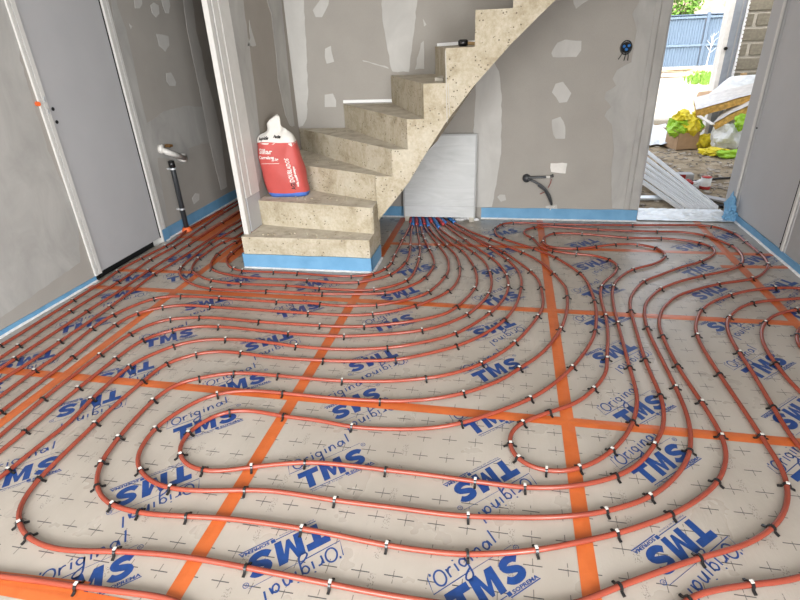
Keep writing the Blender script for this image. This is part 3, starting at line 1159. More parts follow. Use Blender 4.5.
def clip_mesh(white):
    bm = bmesh.new()
    r = PR + .0028
    pts = [(r + .014, 0, .0015), (r + .006, 0, .004), (r + .001, 0, ZP * .6)]
    pts += [(r * math.cos(a), 0, ZP + r * math.sin(a)) for a in [math.pi * k / 8 for k in range(9)]]
    pts += [(-r - .001, 0, ZP * .6), (-r - .006, 0, .004), (-r - .014, 0, .0015)]
    L = []
    for i, p in enumerate(pts):
        p = Vector(p)
        t = Vector(pts[min(i + 1, len(pts) - 1)]) - Vector(pts[max(i - 1, 0)])
        n = Vector((-t.z, 0, t.x)).normalized() * .0022
        hw = .0042
        L.append([bm.verts.new(p + n + Vector((0, -hw, 0))), bm.verts.new(p + n + Vector((0, hw, 0))), bm.verts.new(p - n + Vector((0, hw, 0))), bm.verts.new(p - n + Vector((0, -hw, 0)))])
    for a, b in zip(L, L[1:]):
        for c_ in range(4):
            bm.faces.new((a[c_], a[(c_ + 1) % 4], b[(c_ + 1) % 4], b[c_]))
    bm.faces.new(L[0])
    bm.faces.new(L[-1][::-1])
    bmesh.ops.recalc_face_normals(bm, faces=bm.faces[:])
    n0 = len(bm.faces)
    if white:
        zt = ZP + r + .0022
        box(bm, (-.0055, -.0046, zt - .0012), (.0055, .0046, zt + .0016))
    bmesh.ops.recalc_face_normals(bm, faces=bm.faces[:])
    me = bpy.data.meshes.new('clip')
    bm.to_mesh(me)
    bm.free()
    me.materials.append(M['black_plastic'])
    me.materials.append(M['white_plastic'])
    for f in list(me.polygons)[n0:]:
        f.material_index = 1
    return me


CLIP_ME = clip_mesh(False)
CLIP_WHITE = clip_mesh(True)


def parse(s):
    out = []
    for tok in s.split():
        if tok[0] == '@':       # already a place on the floor
            x, y = tok[1:].split(',')
            out.append((Vector((float(x), float(y), ZP)), False))
            continue
        c = tok.endswith('c')
        x, y = tok.rstrip('c').split(',')
        p = on_z(float(x), float(y), ZP)
        p.y = min(p.y, 4.33) if p.x > -1.7 and p.x < 0 else p.y
        out.append((p, c))
    return out


def pipe(label, s, pre=(), post=(), sleeve=None):
    P = parse(s)
    raw = [Vector((x, y, ZP)) for x, y in pre] + [p for p, c in P] + [Vector((x, y, ZP)) for x, y in post]
    keep = [raw[0]]
    for p in raw[1:]:
        if (p - keep[-1]).length > .012:
            keep.append(p)
    C = catmull(keep, .03)
    # resample evenly and relax the hand-read wobble
    R_ = [C[0]]
    for p in C[1:]:
        if (p - R_[-1]).length >= .022:
            R_.append(p)
    for _ in range(5):
        R_ = [R_[0]] + [R_[i] * .5 + (R_[i - 1] + R_[i + 1]) * .25 for i in range(1, len(R_) - 1)] + [R_[-1]]
    for p in R_:
        p.x = max(p.x, -2.722)
    bm = bmesh.new()
    tube(bm, R_, PR, 10)
    o = finish('heating_pipe', bm, M['pipe'], None, True)
    tag(o, label, 'pipe', 'underfloor heating pipes')
    for p, c in P:
        if not c:
            continue
        i = min(range(1, len(R_) - 1), key=lambda k: (R_[k] - p).length)
        t = R_[i + 1] - R_[i - 1]
        k = bpy.data.objects.new('clip', CLIP_WHITE if random.random() < .6 else CLIP_ME)
        k.location = (R_[i].x, R_[i].y, 0)
        k.rotation_euler = (0, 0, math.atan2(t.y, t.x) - math.pi / 2)
        link(k, o)
    if sleeve:
        mat, a, b = sleeve
        q0, q1 = on_z(*a, .02), on_z(*b, ZP + .004)
        q0.y = min(q0.y, 4.315)
        S_ = [q0 + Vector((0, .028, .16)), q0 + Vector((0, .024, .06)), q0, q0.lerp(q1, .5) + Vector((0, 0, .002)), q1]
        path = catmull(S_, .006)
        bm = bmesh.new()
        tube(bm, path, [(.0150 if k % 2 else .0128) for k in range(len(path))], 10)
        finish('protective_sleeve', bm, M[mat], o, True)
    return o


PASS = [(-2.70, 5.9), (-2.61, 5.9), (-2.50, 5.9), (-2.40, 5.9), (-2.29, 5.9), (-2.18, 5.9), (-2.07, 5.9), (-1.96, 5.9)]


def ext(s, n=1.0):
    """carry a pipe straight on beyond the frame from its first two read points"""
    P = [p for p, c in parse(s)]
    d = (P[0] - P[1]).normalized()
    return [tuple((P[0] + d * n)[:2]), tuple((P[0] + d * n * .5)[:2])]


s1 = '0,346 3,344.5c 72,301c 105,280.5 117,271.5c 141,258.5c 165,246.5c 178,238.5 190,227.8 215,213.6 239,200'
s2 = '0,358 19,345.7c 70,311.5c 117,282.8c 136,270 150,260c 173,247.5c 183,241 203,227c 220,215 240,203'
s3 = '0,368.5 16,358c 86,312c 120,290.5 148,271c 170,257 187.5,245.5c 204,234.5 222,223c 241,211'
s4 = '0,381 18,370 60,341.5c 110,307c 153,275c 163,269 180,258.5 194,249.5 209,240 230,226 244,218'
# each of these comes down the passage and leaves the frame at the left
pipe('outermost red pipe on the left, nearest the grey wall', s1, ext(s1), PASS[0:1])
pipe('second red pipe from the left wall, clipped below the left door', s2, ext(s2), PASS[1:2])
pipe('third red pipe from the left wall, straight into the passage', s3, ext(s3), PASS[2:3])
pipe('fourth red pipe from the left wall, straight into the passage', s4, ext(s4), PASS[3:4])

ka = '411,216 410.8,223 408,230 402.5,240c 394.5,255.5c 391.5,263c 385.5,269c 373,274.3c 351,276.3c 330,275.7 298,273.3c 274,272c 243,271c 233,268.8c 228,265 226.8,261 227.5,257.5 232,253c 244,244'
kb = '413,216 412.5,225.5 411,233 410.5,246c 408.8,256 405,263.5c 390,275c 358.5,282.3c 330,282.3 308,280.3c 253,278 225,273.8 212,269.5c 210.8,264.3 217,254.5c 235,242.3c 244,238'
kc = '416.6,216 417,226 418,234c 420,247c 419,258.3c 415.5,269.5 406.5,281c 373.5,290c 330,289.2 320,288.5c 286,285.6c 242.5,284c 220,282 211,281c 192.7,272c 193,265.5 198.5,258.5c 223,242c 244,232'
kd = '420,216 421,226 423,235c 425,240.5c 429.5,250c 433.3,258 434,266c 425,278c 412.5,285 384,293.3c 330,293.8 323,294c 266.5,291.2c 212,289c 190,283 180,275 181,268c 190,259.3 210,244c 234,230c 244,224'
pipe('red pipe bending close round the stair foot, leftmost at the white panel', ka, (), PASS[7:8], ('red_sleeve', (411.5, 216), (410.8, 222.5)))
pipe('second pipe out from the stair foot, bending back into the passage', kb, (), PASS[6:7], ('blue_sleeve', (413.7, 216), (412.8, 225)))
pipe('third pipe out from the stair foot, bending back into the passage', kc, (), PASS[5:6], ('red_sleeve', (416.8, 216), (417, 224.5)))
pipe('fourth pipe out from the stair foot, bending back into the passage', kd, (), PASS[4:5], ('blue_sleeve', (420, 216), (421, 226)))

k5 = '423.3,216 424.5,226 428,232 439,246c 447,257 448.8,267.5 445,277c 429,292c 412.5,298.3 376,305.2c 330,305.5 320.5,303.5c 277,301.8c 230,298.7 220,298c 182,296.2c 153,298.7c 113,315c 91,329.5c 52,360 34.5,371c 0,396.5'
k6 = '427,216 428.5,226 434,234 447,246c 456.5,256 460,267.8c 458,279.5 448.3,291.5c 415.5,306c 373,314.2c 340,314.9 308.5,313.2c 230,308 211,306.9c 185,305 163,307.2c 137,313.5c 115,325c 72,358c 0,412.5c'
k7 = '430,216 432,222 443,237 462,250.5c 470,260 474.7,268.3c 477.2,279.5 474.5,289c 457,307c 440,315.5 405,322.3 365,326.3c 340,326.5 320,325.6c 260,321.8c 230,319 200.5,317.3c 171.5,319c 155,322.5 129,334.5c 99,355.7c 43,399c 0,435.7'
k8 = '434,216 439.5,228 449,236 458,241.8c 474,252.8c 484.5,261.5 489.7,272c 492,282.5 488.5,294.5c 480.5,303.5 467,315c 440,326 421.5,330.2c 390,334 346,336.2c 330,336 288,333.5c 230,327.2 221,326.9c 200,326.3 172,330.3c 142,340.5c 115,359.2c 78,388.5c 25.5,431c 0,451.5'
k9 = '438,216 445,225 465.3,240.3c 491.8,258c 501.5,267.5 507,276c 508.5,287c 504.5,297.5 498.5,305 489,314c 456,333.6c 420,342.8 387,347.8c 340,349.3 296.5,346.2c 257.5,341 226.5,339.2c 200,340.3 173,346c 138.5,360.5 129,366c 91.5,399c 72,420 46.5,440 12,467.8c 0,477.5'
k10 = '441,216 448,224 470,236.5 489.7,248c 507.5,260c 518,270.5 521.8,281 521,288.5c 516.5,304 504.5,320c 485,333.5 456.5,346.2c 420,355.3 395,359.8c 340,361.2 323,360.3c 280,358 242,353.2c 220,351.2 196,354c 165.5,364c 143,381.5c 120,400.5 96,423c 78,440 39,478.8c 22.5,500 16.7,516 17,522c 27,537c 37.5,544 60,549.8 90,551.2 117,551.3c 155,553.6 192.5,558 247,567.7c 330,584c 400,597.3 500,610 570,605 620,586c 700,557.5c 725,551 747.5,544 772,529c 783.5,514.5 788.3,499 788,487c 782,468 770,450 762,437.5c 740,404.5 720,375c 704,350 697,335.5c 695.7,324 701,310.3c 712,302 730,295.2c 752,290 774.5,288c 800,287.7'
pipe('fifth pipe from the manifold, widest bend just beyond the stair foot loops', k5, (), ext(' '.join(reversed(k5.split())))[::-1], ('red_sleeve', (423.3, 216), (424.5, 224.5)))
pipe('sixth pipe counted from the left at the white panel, sweeping left', k6, (), ext(' '.join(reversed(k6.split())))[::-1], ('blue_sleeve', (427, 216), (428.5, 226)))
pipe('seventh pipe counted from the left at the white panel, sweeping left', k7, (), ext(' '.join(reversed(k7.split())))[::-1], ('red_sleeve', (430, 216), (431.5, 222)))
pipe('eighth pipe counted from the left at the white panel, sweeping left', k8, (), ext(' '.join(reversed(k8.split())))[::-1], ('blue_sleeve', (434, 216), (439, 227.5)))
pipe('ninth pipe counted from the left at the white panel, sweeping left', k9, (), ext(' '.join(reversed(k9.split())))[::-1], ('red_sleeve', (438, 216), (443.5, 224.5)))
# pipe 10 goes on below the frame and up the right side, turns at the right wall, comes back and runs out along the bottom edge
r2 = '800,298.5 774,300 752,303c 738,309 729,317.3c 726.5,324.5 729,334 733,343 739.5,353c 751,370 773,407c 785,427 800,448'
back = '@1.14,1.55 @1.11,1.38 @1.03,1.25 800,578 747.5,584.5c 725,588 686,599c @.40,.88 @.12,.77 @-.15,.72 @-.45,.71 @-.68,.735 177.5,600.5 155,596 120,591.5 77,586.5c 45,581.5 0,576'
k10 = k10 + ' @1.768,3.13 @1.78,3.09 @1.755,3.045 ' + r2 + ' ' + back
pipe('tenth pipe at the panel, looping round the near left corner and along the bottom edge', k10, (), ext(' '.join(reversed(k10.split())))[::-1], ('blue_sleeve', (441, 216), (445.5, 223)))
spiral = '444,216 450,223.5 463.5,231.5c 485,243 504.5,252.7c 531.5,272c 539,281 541.2,288.5c 543.3,303.5 537.5,317c 515,342.7c 482,363.5c 450,374.2 425,378.2c 390,381.2 343,380.8c 320,379.5 278,375.6c 235,372.8c 200,378c 176,384.5 152,401.3c 119,437c 100.5,463c 97,477.5 96,487c 103.5,500 112,505.2c 140,513c 187,516.3c 230,518.8 302.5,528.7c 385,545c 430,551.5 469,554.5c 536,550.3c 600,537.5 617.5,533.5c 671,515c 700,498 717.5,482.5c 725,466 726.5,452 722.5,437.5c 716,425 701,401.3c 677.5,366c 662.5,336c 659,325 660,315 665,306 680,294.5 718,284.2c 752,279c 764,272.5 768.7,265c 764,257 760.3,253.3c 746,242.3c 735,233.7c 711.5,226.2c 680,225 632.5,225.2c 590,224.8 554,224.2c 512,222.3c 501,224.6c 495,228.5c 496,234.5 504.5,239.2c 534.5,249c 556.7,258.2c 580,273.3c 589,285.5 594.7,301.8c 596.5,314 595,331.5c 589,345.5 572.5,367.3c 550,386.5 530,398.8c 500,410.7 459.5,424c 440,427.2 405,429.3 353,427c 320,420.5 284,416.3c 250,410.3 229,411.3c 207.5,419 188,432.8c 180.3,443.5 179,455.7c 189,467 201.5,471.2c 226,470.8 252.5,466.8c 305,462.2c 340,464.5 386,470c 430,475 475,481.3c 525,487.5c 570,486.5 600,481.3 618.5,476.3c 640,463 654,445.5c 663,429 664,415 661,396.5c 645,359.5c 631,311.5c 630,300 634,291.5 643.3,281.5c 660,275 680,267.5 701,261.6c 714,254.5 716.3,250.5 711.5,247.3c 700,242.7c 680,239.8 661.5,238.2c 627.3,237.7c 583,233.8c 560,233 552.5,233.2c 545,237 542.5,242c 548,246.8 563,248.3 577,248.8c 596,246.7c 615,244.3c 637,244.3c 656.5,248c 664.5,253 665.5,257.2c 654,264 632.5,269.5c 619,278 613.2,287c 612.7,300 618,324c 629.5,367c 637.3,398 632.5,424c 625,437 612.5,450.5c 598,460.5 577.5,470c 562,471.8 547,471.3c 530,467 516,458.8c 509.2,444c 511,432 522,422.3c 549.5,412c 575,403.5 594,389c 606.5,371.5 606.8,358.5c 608,335 605.7,316c 601,299 601,287c 606,280.5 615.5,272.5 617.5,267.5c 615.5,262 609.3,259.6c 595,255.6 576.3,253.9c 553.3,251c 540,246.5 533.2,238.3c 522.5,233.5 526,229.3 534,227.7c 545,226.2 560,227 598.5,229.7c 655.7,231.6c 680,231.8 706,235.8c 732,245.8c 741.5,254 743,260 741.5,264.7c 732,269.5 702.5,275.8c 680,281.3 660.3,289c 648,300 644.5,308 647.5,329c 675,386c 687.5,416 690.8,437 690,451.5c 685,464 675,477.5 650,497.3c 606,511.3c 570,516 536,517.6 469,516.3c 430,512.5 400,508.3 335,500.3c 275,491 245,490c 200,490.8 170,488.2c 150.5,481 140,470.8c 136.7,460 141.5,446.5 154.5,428.8c 176,413 200,399.5 217,394.2c 235,391 250,390.2 284,393.2c 330,397.8 379.5,400.8c 420,400.2 463.3,393.3c 500,380.3 519.3,368.3c 542,353 560.8,329.3c 567,309.5 567.3,297.5c 566,287 560.3,281 553.8,273.7c 540.5,262 522.5,252.6c 491,239.7c 470,231.3 454,222.5 450,216'
pipe('long double-spiral heating pipe with loops at the back and right', spiral, (), (), ('blue_sleeve', (450, 216), (454.5, 222.5)))
r3 = '800,309 795,309.8c 782,312.5 771,317.3 764.5,322.8c 761.3,332 762.5,341 766,349 776.5,364.5c 798,390'
r4 = '800,327 797,331 796.3,335.7c 798,343 800,349'
rest = '@-2.6,.56 @-1.9,.55 @-1.2,.55 @-.4,.56 @.2,.62 @.7,.80 @1.08,1.1 @1.29,1.45 @1.31,1.8 '
end = ' @1.49,2.25 @1.52,1.9 @1.47,1.45 @1.28,1.05 @.95,.70 @.5,.48 @-.2,.41 @-1.1,.40 @-1.9,.40 @-2.6,.42'
pipe('innermost right pipe, bending round twice at the right edge', rest + ' '.join(reversed(r3.split())) + ' @1.69,2.87 @1.71,2.80 @1.66,2.74 ' + r4 + end)

# ------------------------------------------------------------------ drain pipe and outlet on the left wall
a, b = on_x(171, 161, XL + .05), on_x(187, 224, XL + .05)
DP = thing('drain_pipe', 'dark grey vertical drain pipe with clamps on the left wall', 'pipe', (a.x, a.y, 0))
bm = bmesh.new()
zt = a.z
tube(bm, [(0, 0, .03), (0, 0, zt - .09), (0, 0, zt - .03), (0, 0, zt)], .021, 16)
finish('upright', bm, M['grey_plastic'], DP, True)
bm = bmesh.new()
tube(bm, [(-.012, .030, .03), (-.012, .030, zt - .05)], .012, 12)
finish('conduit', bm, M['grey_plastic'], DP, True)
for z in (.53, .19):
    bm = bmesh.new()
    tube(bm, [(0, 0, z), (0, 0, z + .014)], .025, 16)
    box(bm, (-.046, -.012, z), (-.015, .012, z + .014))
    finish('clamp', bm, M['metal'], DP)
bm = bmesh.new()
tube(bm, [(0, 0, zt - .05), (0, 0, zt)], .026, 16)
finish('socket', bm, M['black_plastic'], DP, True)
bm = bmesh.new()
tube(bm, [(0, 0, .002), (0, 0, .035)], [.045, .03], 14)
finish('orange_collar', bm, M['orange_plastic'], DP)
OU = thing('water_outlet', 'white wall outlet and brass fittings above the grey drain pipe', 'outlet', tuple(on_x(160, 149, XL)))
oo = Vector(OU.location)
bm = bmesh.new()
cyl(bm, (.001, 0, 0), (.03, 0, 0), .035, 18)
finish('rosette', bm, M['white_plastic'], OU, True)
bm = bmesh.new()
for dy in (.055, .085):
    cyl(bm, (.001, dy, .015), (.06, dy, .01), .010, 10)
finish('stub_pipe', bm, M['brass'], OU)
bm = bmesh.new()
q0, q1 = on_x(163, 151, XL + .05) - oo, on_x(184, 158, XL + .05) - oo
tube(bm, [(.03, 0, -.01), tuple(q0 + Vector((0, .03, -.01))), tuple(q1)], [.022, .024, .022], 12)
finish('white_arm', bm, M['white_plastic'], OU, True)
bm = bmesh.new()
cyl(bm, tuple(q1 + Vector((-.05, .01, 0))), tuple(q1 + Vector((.005, .01, 0))), .036, 16)
finish('cap', bm, M['white_plastic'], OU, True)

# ------------------------------------------------------------------ conduits and junction box on the back wall
c0 = on_y(526.5, 178, YB)
EC = thing('electrical_conduit', 'dark conduits and wires hanging from a hole in the back wall', 'conduit', tuple(c0))
bm = bmesh.new()
cyl(bm, (0, .004, 0), (0, -.03, 0), .036, 18, .030)
finish('grommet', bm, M['grey_plastic'], EC, True)


def loc(px, py, d):
    return on_y(px, py, YB - d) - c0


def corr(path, r, mat, nm, n=.008):
    q = catmull(path, n)
    bm_ = bmesh.new()
    tube(bm_, q, [r if k % 2 else r * .86 for k in range(len(q))], 10)
    return finish(nm, bm_, mat, EC, True)


corr([(0, -.01, .005), tuple(loc(532, 177.5, .035)), tuple(loc(546, 177, .03))], .0115, M['conduit'], 'conduit')
corr([tuple(loc(546, 177, .03)), tuple(loc(550, 177, .03))], .011, M['white_plastic'], 'conduit_tip', .004)
corr([tuple(loc(550.5, 176.5, .03)), tuple(loc(553.5, 175.5, .03))], .013, M['black_plastic'], 'cable_end', .004)
corr([(0, -.01, -.01), tuple(loc(533, 181, .045)), tuple(loc(543, 187, .05)), tuple(loc(549, 195, .045)), tuple(loc(551.5, 204, .02))], .010, M['conduit'], 'conduit')
corr([tuple(loc(538, 185, .06)), tuple(loc(545, 191, .06)), tuple(loc(550, 201, .04)), tuple(loc(551.5, 205, .03))], .009, M['grey_plastic'], 'conduit')
for pts, m in (([(551.5, 179), (550, 184), (548, 188)], 'red_wire'), ([(545, 192), (542.5, 193), (540, 194)], 'red_wire'), ([(551, 205), (551, 208), (550, 210)], 'white_plastic'), ([(551, 205), (553, 207), (555, 206.5)], 'white_plastic')):
    bm = bmesh.new()
    tube(bm, catmull([tuple(loc(x, y, .03)) for x, y in pts], .006), .003, 6)
    finish('wire', bm, M[m], EC)
c1 = on_y(626, 47.5, YB)
JB = thing('junction_box', 'round black wall box with three dangling wires, left of the opening', 'junction box', tuple(c1))
bm = bmesh.new()
R1 = .042
ring = [(R1, -.006), (R1, .0), (R1 - .006, 0), (R1 - .008, -.006)]
N = 24
rows = [[bm.verts.new((r * math.cos(a), y - .001, r * 1.15 * math.sin(a))) for a in [2 * math.pi * k / N for k in range(N)]] for r, y in ((R1, 0), (R1, -.007), (R1 - .007, -.008), (R1 - .008, .0))]
for r0, r1 in zip(rows, rows[1:]):
    for k in range(N):
        bm.faces.new((r0[k], r0[(k + 1) % N], r1[(k + 1) % N], r1[k]))
finish('rim', bm, M['black_plastic'], JB, True)
bm = bmesh.new()
cyl(bm, (0, -.0005, 0), (0, -.003, 0), R1 - .006, 20)
finish('back_plate', bm, M['gap_shade_black'], JB)
bm = bmesh.new()
for dx, dz in ((-.014, .008), (.015, .012), (.002, -.012)):
    tube(bm, [(dx, -.003, dz), (dx * 1.2, -.02, dz)], .010, 10)
finish('blue_conduit', bm, M['blue_sleeve'], JB, True)
for dx, ex, ez in ((-.012, -.045, -.075), (.002, -.005, -.085), (.014, .020, -.085)):
    bm = bmesh.new()
    tube(bm, catmull([(dx, -.012, -.01), ((dx + ex) / 2, -.025, -.045), (ex, -.018, ez)], .012), .0028, 6)
    finish('wire', bm, M['black_plastic'], JB)

# ------------------------------------------------------------------ threshold foil, garage and yard
def grid_mesh(x0, x1, y0, y1, nx, ny, zf):
    bm = bmesh.new()
    G = [[bm.verts.new((x0 + (x1 - x0) * i / nx, y0 + (y1 - y0) * j / ny, 0)) for j in range(ny + 1)] for i in range(nx + 1)]
    for row in G:
        for v in row:
            v.co.z = zf(v.co.x, v.co.y)
    for i in range(nx):
        for j in range(ny):
            bm.faces.new((G[i][j], G[i + 1][j], G[i + 1][j + 1], G[i][j + 1]))
    return bm


tag(finish('foil_sheet', grid_mesh(1.075, 1.80, 4.40, 4.74, 30, 14, lambda x, y: .006 + .012 * abs(noise.noise(Vector((x * 14, y * 20, 0))))), M['foilcard']),
    'crumpled silver foil strip lying in the doorway threshold', 'foil')
GZ = -.10


def gz(x, y):
    if y < 10.5:
        return GZ + .018 * noise.noise(Vector((x * 2.5, y * 2.5, 0))) + .02 * noise.noise(Vector((x * 7, y * 7, 3)))
    t = min(1, (y - 10.5) / 11)
    return GZ + .28 * t + .02 * noise.noise(Vector((x * 1.5, y * 1.5, 0)))


GR = tag(finish('garage_ground', grid_mesh(-2.2, 7.5, 4.66, 10.6, 110, 70, gz), M['dirt'], None, True), kind='structure')
YD = tag(finish('yard_ground', grid_mesh(-12, 26, 10.6, 34, 60, 50, gz), M['yard'], None, True), kind='structure')
SILL = tag(boxo('garage_sill', (-1.7, 10.35, -.16), (2.92, 10.62, -.035), M['mortar'], None, .01), kind='structure')
wallmesh('wall_upper_storey', [((-3.2, -2.5, 2.62), (9.0, 4.66, 5.6))], M['mortar'])
wallmesh('wall_house', [((XR + .15, 4.40, -.15), (7.5, 4.66, 2.62))], M['mortar'])

# block wall at the mouth of the garage, each block laid on its own
YW = 8.8
GW = wallmesh('wall_garage_front', [((3.06, YW + .012, -.15), (7.4, YW + .2, 2.62))], M['mortar'])
PH, PW = .183, .50
bmeshes = {}


def block_me(wd, h):
    key = (round(wd, 3), round(h, 3))
    if key not in bmeshes:
        bm_ = bmesh.new()
        box(bm_, (0, 0, 0), (wd, .03, h))
        bevel(bm_, .006)
        bmesh.ops.recalc_face_normals(bm_, faces=bm_.faces[:])
        me_ = bpy.data.meshes.new('block')
        bm_.to_mesh(me_)
        bm_.free()
        me_.materials.append(M['block'])
        bmeshes[key] = me_
    return bmeshes[key]


z_top = 1.557
rows_z = [z_top + PH * k for k in range(5, -10, -1)]
for ri, zj in enumerate(rows_z):
    z0 = zj - PH + .020
    if z0 < -.13:
        continue
    k_from_top = round((z_top - zj) / PH)
    off = 3.205 - .25 if k_from_top % 2 else 3.205
    x = off - PW * 2
    while x < 5.0:
        xa, xb = max(x + .022, 3.065), x + PW - .022
        if xb - xa > .03:
            o = bpy.data.objects.new('block', block_me(xb - xa, PH - .038))
            o.location = (xa, YW - .008 + random.uniform(-.003, .003), z0)
            link(o, GW)
        x += PW
# metal door track and white edge board at the end of the block wall
TR = thing('door_track', 'white board and ribbed metal track at the block wall end', 'door track', (2.95, YW, -.1))
to = Vector(TR.location)
boxo('edge_board', (2.86 - to.x, -.02, 0), (2.915 - to.x, .2, 2.7), M['white_plastic'], TR, .004)
boxo('channel', (2.917 - to.x, -.015, 0), (3.055 - to.x, .12, 2.7), M['track_grey'], TR, .003)
boxo('channel_lip', (3.0 - to.x, -.03, 0), (3.012 - to.x, -.014, 2.7), M['primer_dark'], TR)
bm = bmesh.new()
for k in range(54):
    box(bm, (3.056 - to.x, -.045, .05 * k), (3.085 - to.x, -.012, .05 * k + .034))
box(bm, (3.056 - to.x, -.03, 0), (3.08 - to.x, .0, 2.7))
finish('ribbed_rail', bm, M['white_metal'], TR)
p = on_y(725.5, 48.5, YW - .03)
bm = bmesh.new()
cyl(bm, (p.x - to.x, -.05, p.z - to.z), (p.x - to.x, -.015, p.z - to.z), .022, 12)
finish('roller', bm, M['black_plastic'], TR)

# drywall studs lying on the dirt
for n, (A, B_2, zb, lab) in enumerate((
        ((646, 152), (716, 209.5), .05, 'topmost thin white metal stud of the bundle outside'),
        ((645, 159), (711, 211), .03, 'second white metal stud from the top of the bundle'),
        ((644, 165), (704.5, 211), .03, 'third white metal stud from the top of the bundle'),
        ((643, 170.5), (698, 211), .03, 'fourth white metal stud from the top of the bundle'),
        ((642, 176), (691.5, 211), .03, 'white metal stud next to the lowest of the bundle'),
        ((640.5, 182), (681.5, 211), .0, 'lowest white metal stud, lying apart from the bundle'))):
    a, b = on_z(*A, GZ + zb + .045), on_z(*B_2, GZ + zb + .045)
    d = (b - a)
    a = a - d * .35
    Ld = (b - a).length
    t = thing('metal_stud', lab, 'metal stud', tuple(b), 'metal studs lying outside the opening')
    t.rotation_euler = (0, 0, math.atan2((a - b).y, (a - b).x))
    wd = .0145 if n else .012
    bm = bmesh.new()
    box(bm, (0, -wd, 0), (Ld, wd, .003))
    finish('web', bm, M['white_metal'], t)
    for s in (-1, 1):
        bm = bmesh.new()
        box(bm, (0, s * wd - .0015, .0), (Ld, s * wd + .0015, .032))
        box(bm, (0, s * wd - (.005 if s > 0 else 0), .029), (Ld, s * wd + (0 if s > 0 else .005), .032))
        finish('flange', bm, M['white_metal'], t)
    for k in range(3):
        bm = bmesh.new()
        cyl(bm, (.3 + .6 * k, 0, .003), (.3 + .6 * k, 0, .0045), .012, 10)
        finish('knockout', bm, M['primer_dark'], t)

# cardboard box stuffed with yellow and green film
A, B3 = on_z(675, 151, GZ), on_z(697.5, 149.5, GZ)
CB = thing('cardboard_box', 'open brown cardboard box stuffed with yellow-green plastic outside', 'box', tuple((A + B3) / 2))
CB.rotation_euler = (0, 0, math.atan2((B3 - A).y, (B3 - A).x))
hw = (B3 - A).length / 2 * .92
for nm, lo, hi in (('front_side', (-hw, 0, .01), (hw, .006, .23)), ('back_side', (-hw, .28, .01), (hw, .286, .23)), ('left_side', (-hw, 0, .01), (-hw + .006, .286, .23)), ('right_side', (hw - .006, 0, .01), (hw, .286, .23)), ('bottom', (-hw, 0, .01), (hw, .286, .016))):
    boxo(nm, lo, hi, M['card'], CB)
for s, sg in ((-1, 1), (1, 1)):
    bm = bmesh.new()
    box(bm, (0, 0, 0), (.09, .28, .005), Matrix.Translation((s * hw, .003, .23)) @ Matrix.Rotation(math.radians(-35) if s > 0 else math.radians(215), 4, 'Y'))
    finish('flap', bm, M['card'], CB)
fc = [(-.10, .12, .36, .13, 'green_bag', 1, 'crumpled green plastic film filling the left of the cardboard box'),
      (.02, .08, .37, .13, 'yellow_bag', 2, 'crumpled yellow plastic film bulging over the box front'),
      (.12, .15, .36, .12, 'green_bag', 3, 'crumpled green plastic film at the right in the cardboard box'),
      (-.08, .10, .50, .09, 'yellow_bag', 4, 'yellow film tip standing highest out of the cardboard box'),
      (.15, .13, .48, .075, 'yellow_bag', 5, 'yellow film tip at the right top of the cardboard box'),
      (-.15, .07, .34, .09, 'green_bag', 6, 'green film hanging over the left edge of the cardboard box'),
      (-.03, .16, .46, .08, 'green_bag', 7, 'green film between the two yellow tips in the box')]
for (x, y, z, r, m, sd, lab) in fc:
    q = CB.matrix_basis @ Vector((x, y, z - .07))
    o = blob('plastic_film', M[m], tuple(q), (r, r * .8, r * .9), None, 3, .6, 2.2, sd)
    tag(o, lab, 'plastic film', 'crumpled film in the cardboard box')

# crumpled silver sheet left of the box
A = on_z(658, 136, GZ)
tag(finish('silver_sheet', grid_mesh(A.x - .75, A.x + .28, A.y - 1.0, A.y + .75, 40, 40, lambda x, y: GZ + .045 + .09 * abs(noise.noise(Vector((x * 4, y * 3, 1)))) + .04 * noise.noise(Vector((x * 11, y * 9, 0)))), M['foilcard']),
    'crumpled silver plastic sheet on the ground left of the cardboard box', 'plastic sheet')


def slab(name, label, corners, th, top, side, cat='insulation slab', grp='insulation slabs on the heap'):
    """four top corners (front-left, front-right, back-right, back-left); thickness th"""
    C_ = [Vector(c) for c in corners]
    n = (C_[1] - C_[0]).cross(C_[3] - C_[0]).normalized()
    nu, nv = 14, 8
    o = thing(name, label, cat, tuple(C_[0]), grp)

    def P(u, v):
        p = C_[0].lerp(C_[1], u).lerp(C_[3].lerp(C_[2], u), v)
        return p + n * (.012 * noise.noise(p * 7) + .012 * math.sin(u * math.pi)) - C_[0]
    bm_ = bmesh.new()
    G = [[bm_.verts.new(P(i / nu, j / nv) + n * .014) for j in range(nv + 1)] for i in range(nu + 1)]
    for i in range(nu):
        for j in range(nv):
            bm_.faces.new((G[i][j], G[i + 1][j], G[i + 1][j + 1], G[i][j + 1]))
    finish('foil_face', bm_, top, o, True)
    bm_ = bmesh.new()
    rim = [(i / nu, 0) for i in range(nu)] + [(1, j / nv) for j in range(nv)] + [(1 - i / nu, 1) for i in range(nu)] + [(0, 1 - j / nv) for j in range(nv)]
    tp = [bm_.verts.new(P(u, v)) for u, v in rim]
    bt_ = [bm_.verts.new(P(u, v) - n * th + .012 * Vector((noise.noise(P(u, v) * 15), noise.noise(P(u, v) * 16), 0))) for u, v in rim]
    L = len(rim)
    for i in range(L):
        bm_.faces.new((tp[i], bt_[i], bt_[(i + 1) % L], tp[(i + 1) % L]))
    bm_.faces.new(tp)
    bm_.faces.new(bt_[::-1])
    bm_.normal_update()
    bmesh.ops.triangulate(bm_, faces=[f for f in bm_.faces if len(f.verts) > 4])
    finish('wool_core', bm_, side, o)
    return o


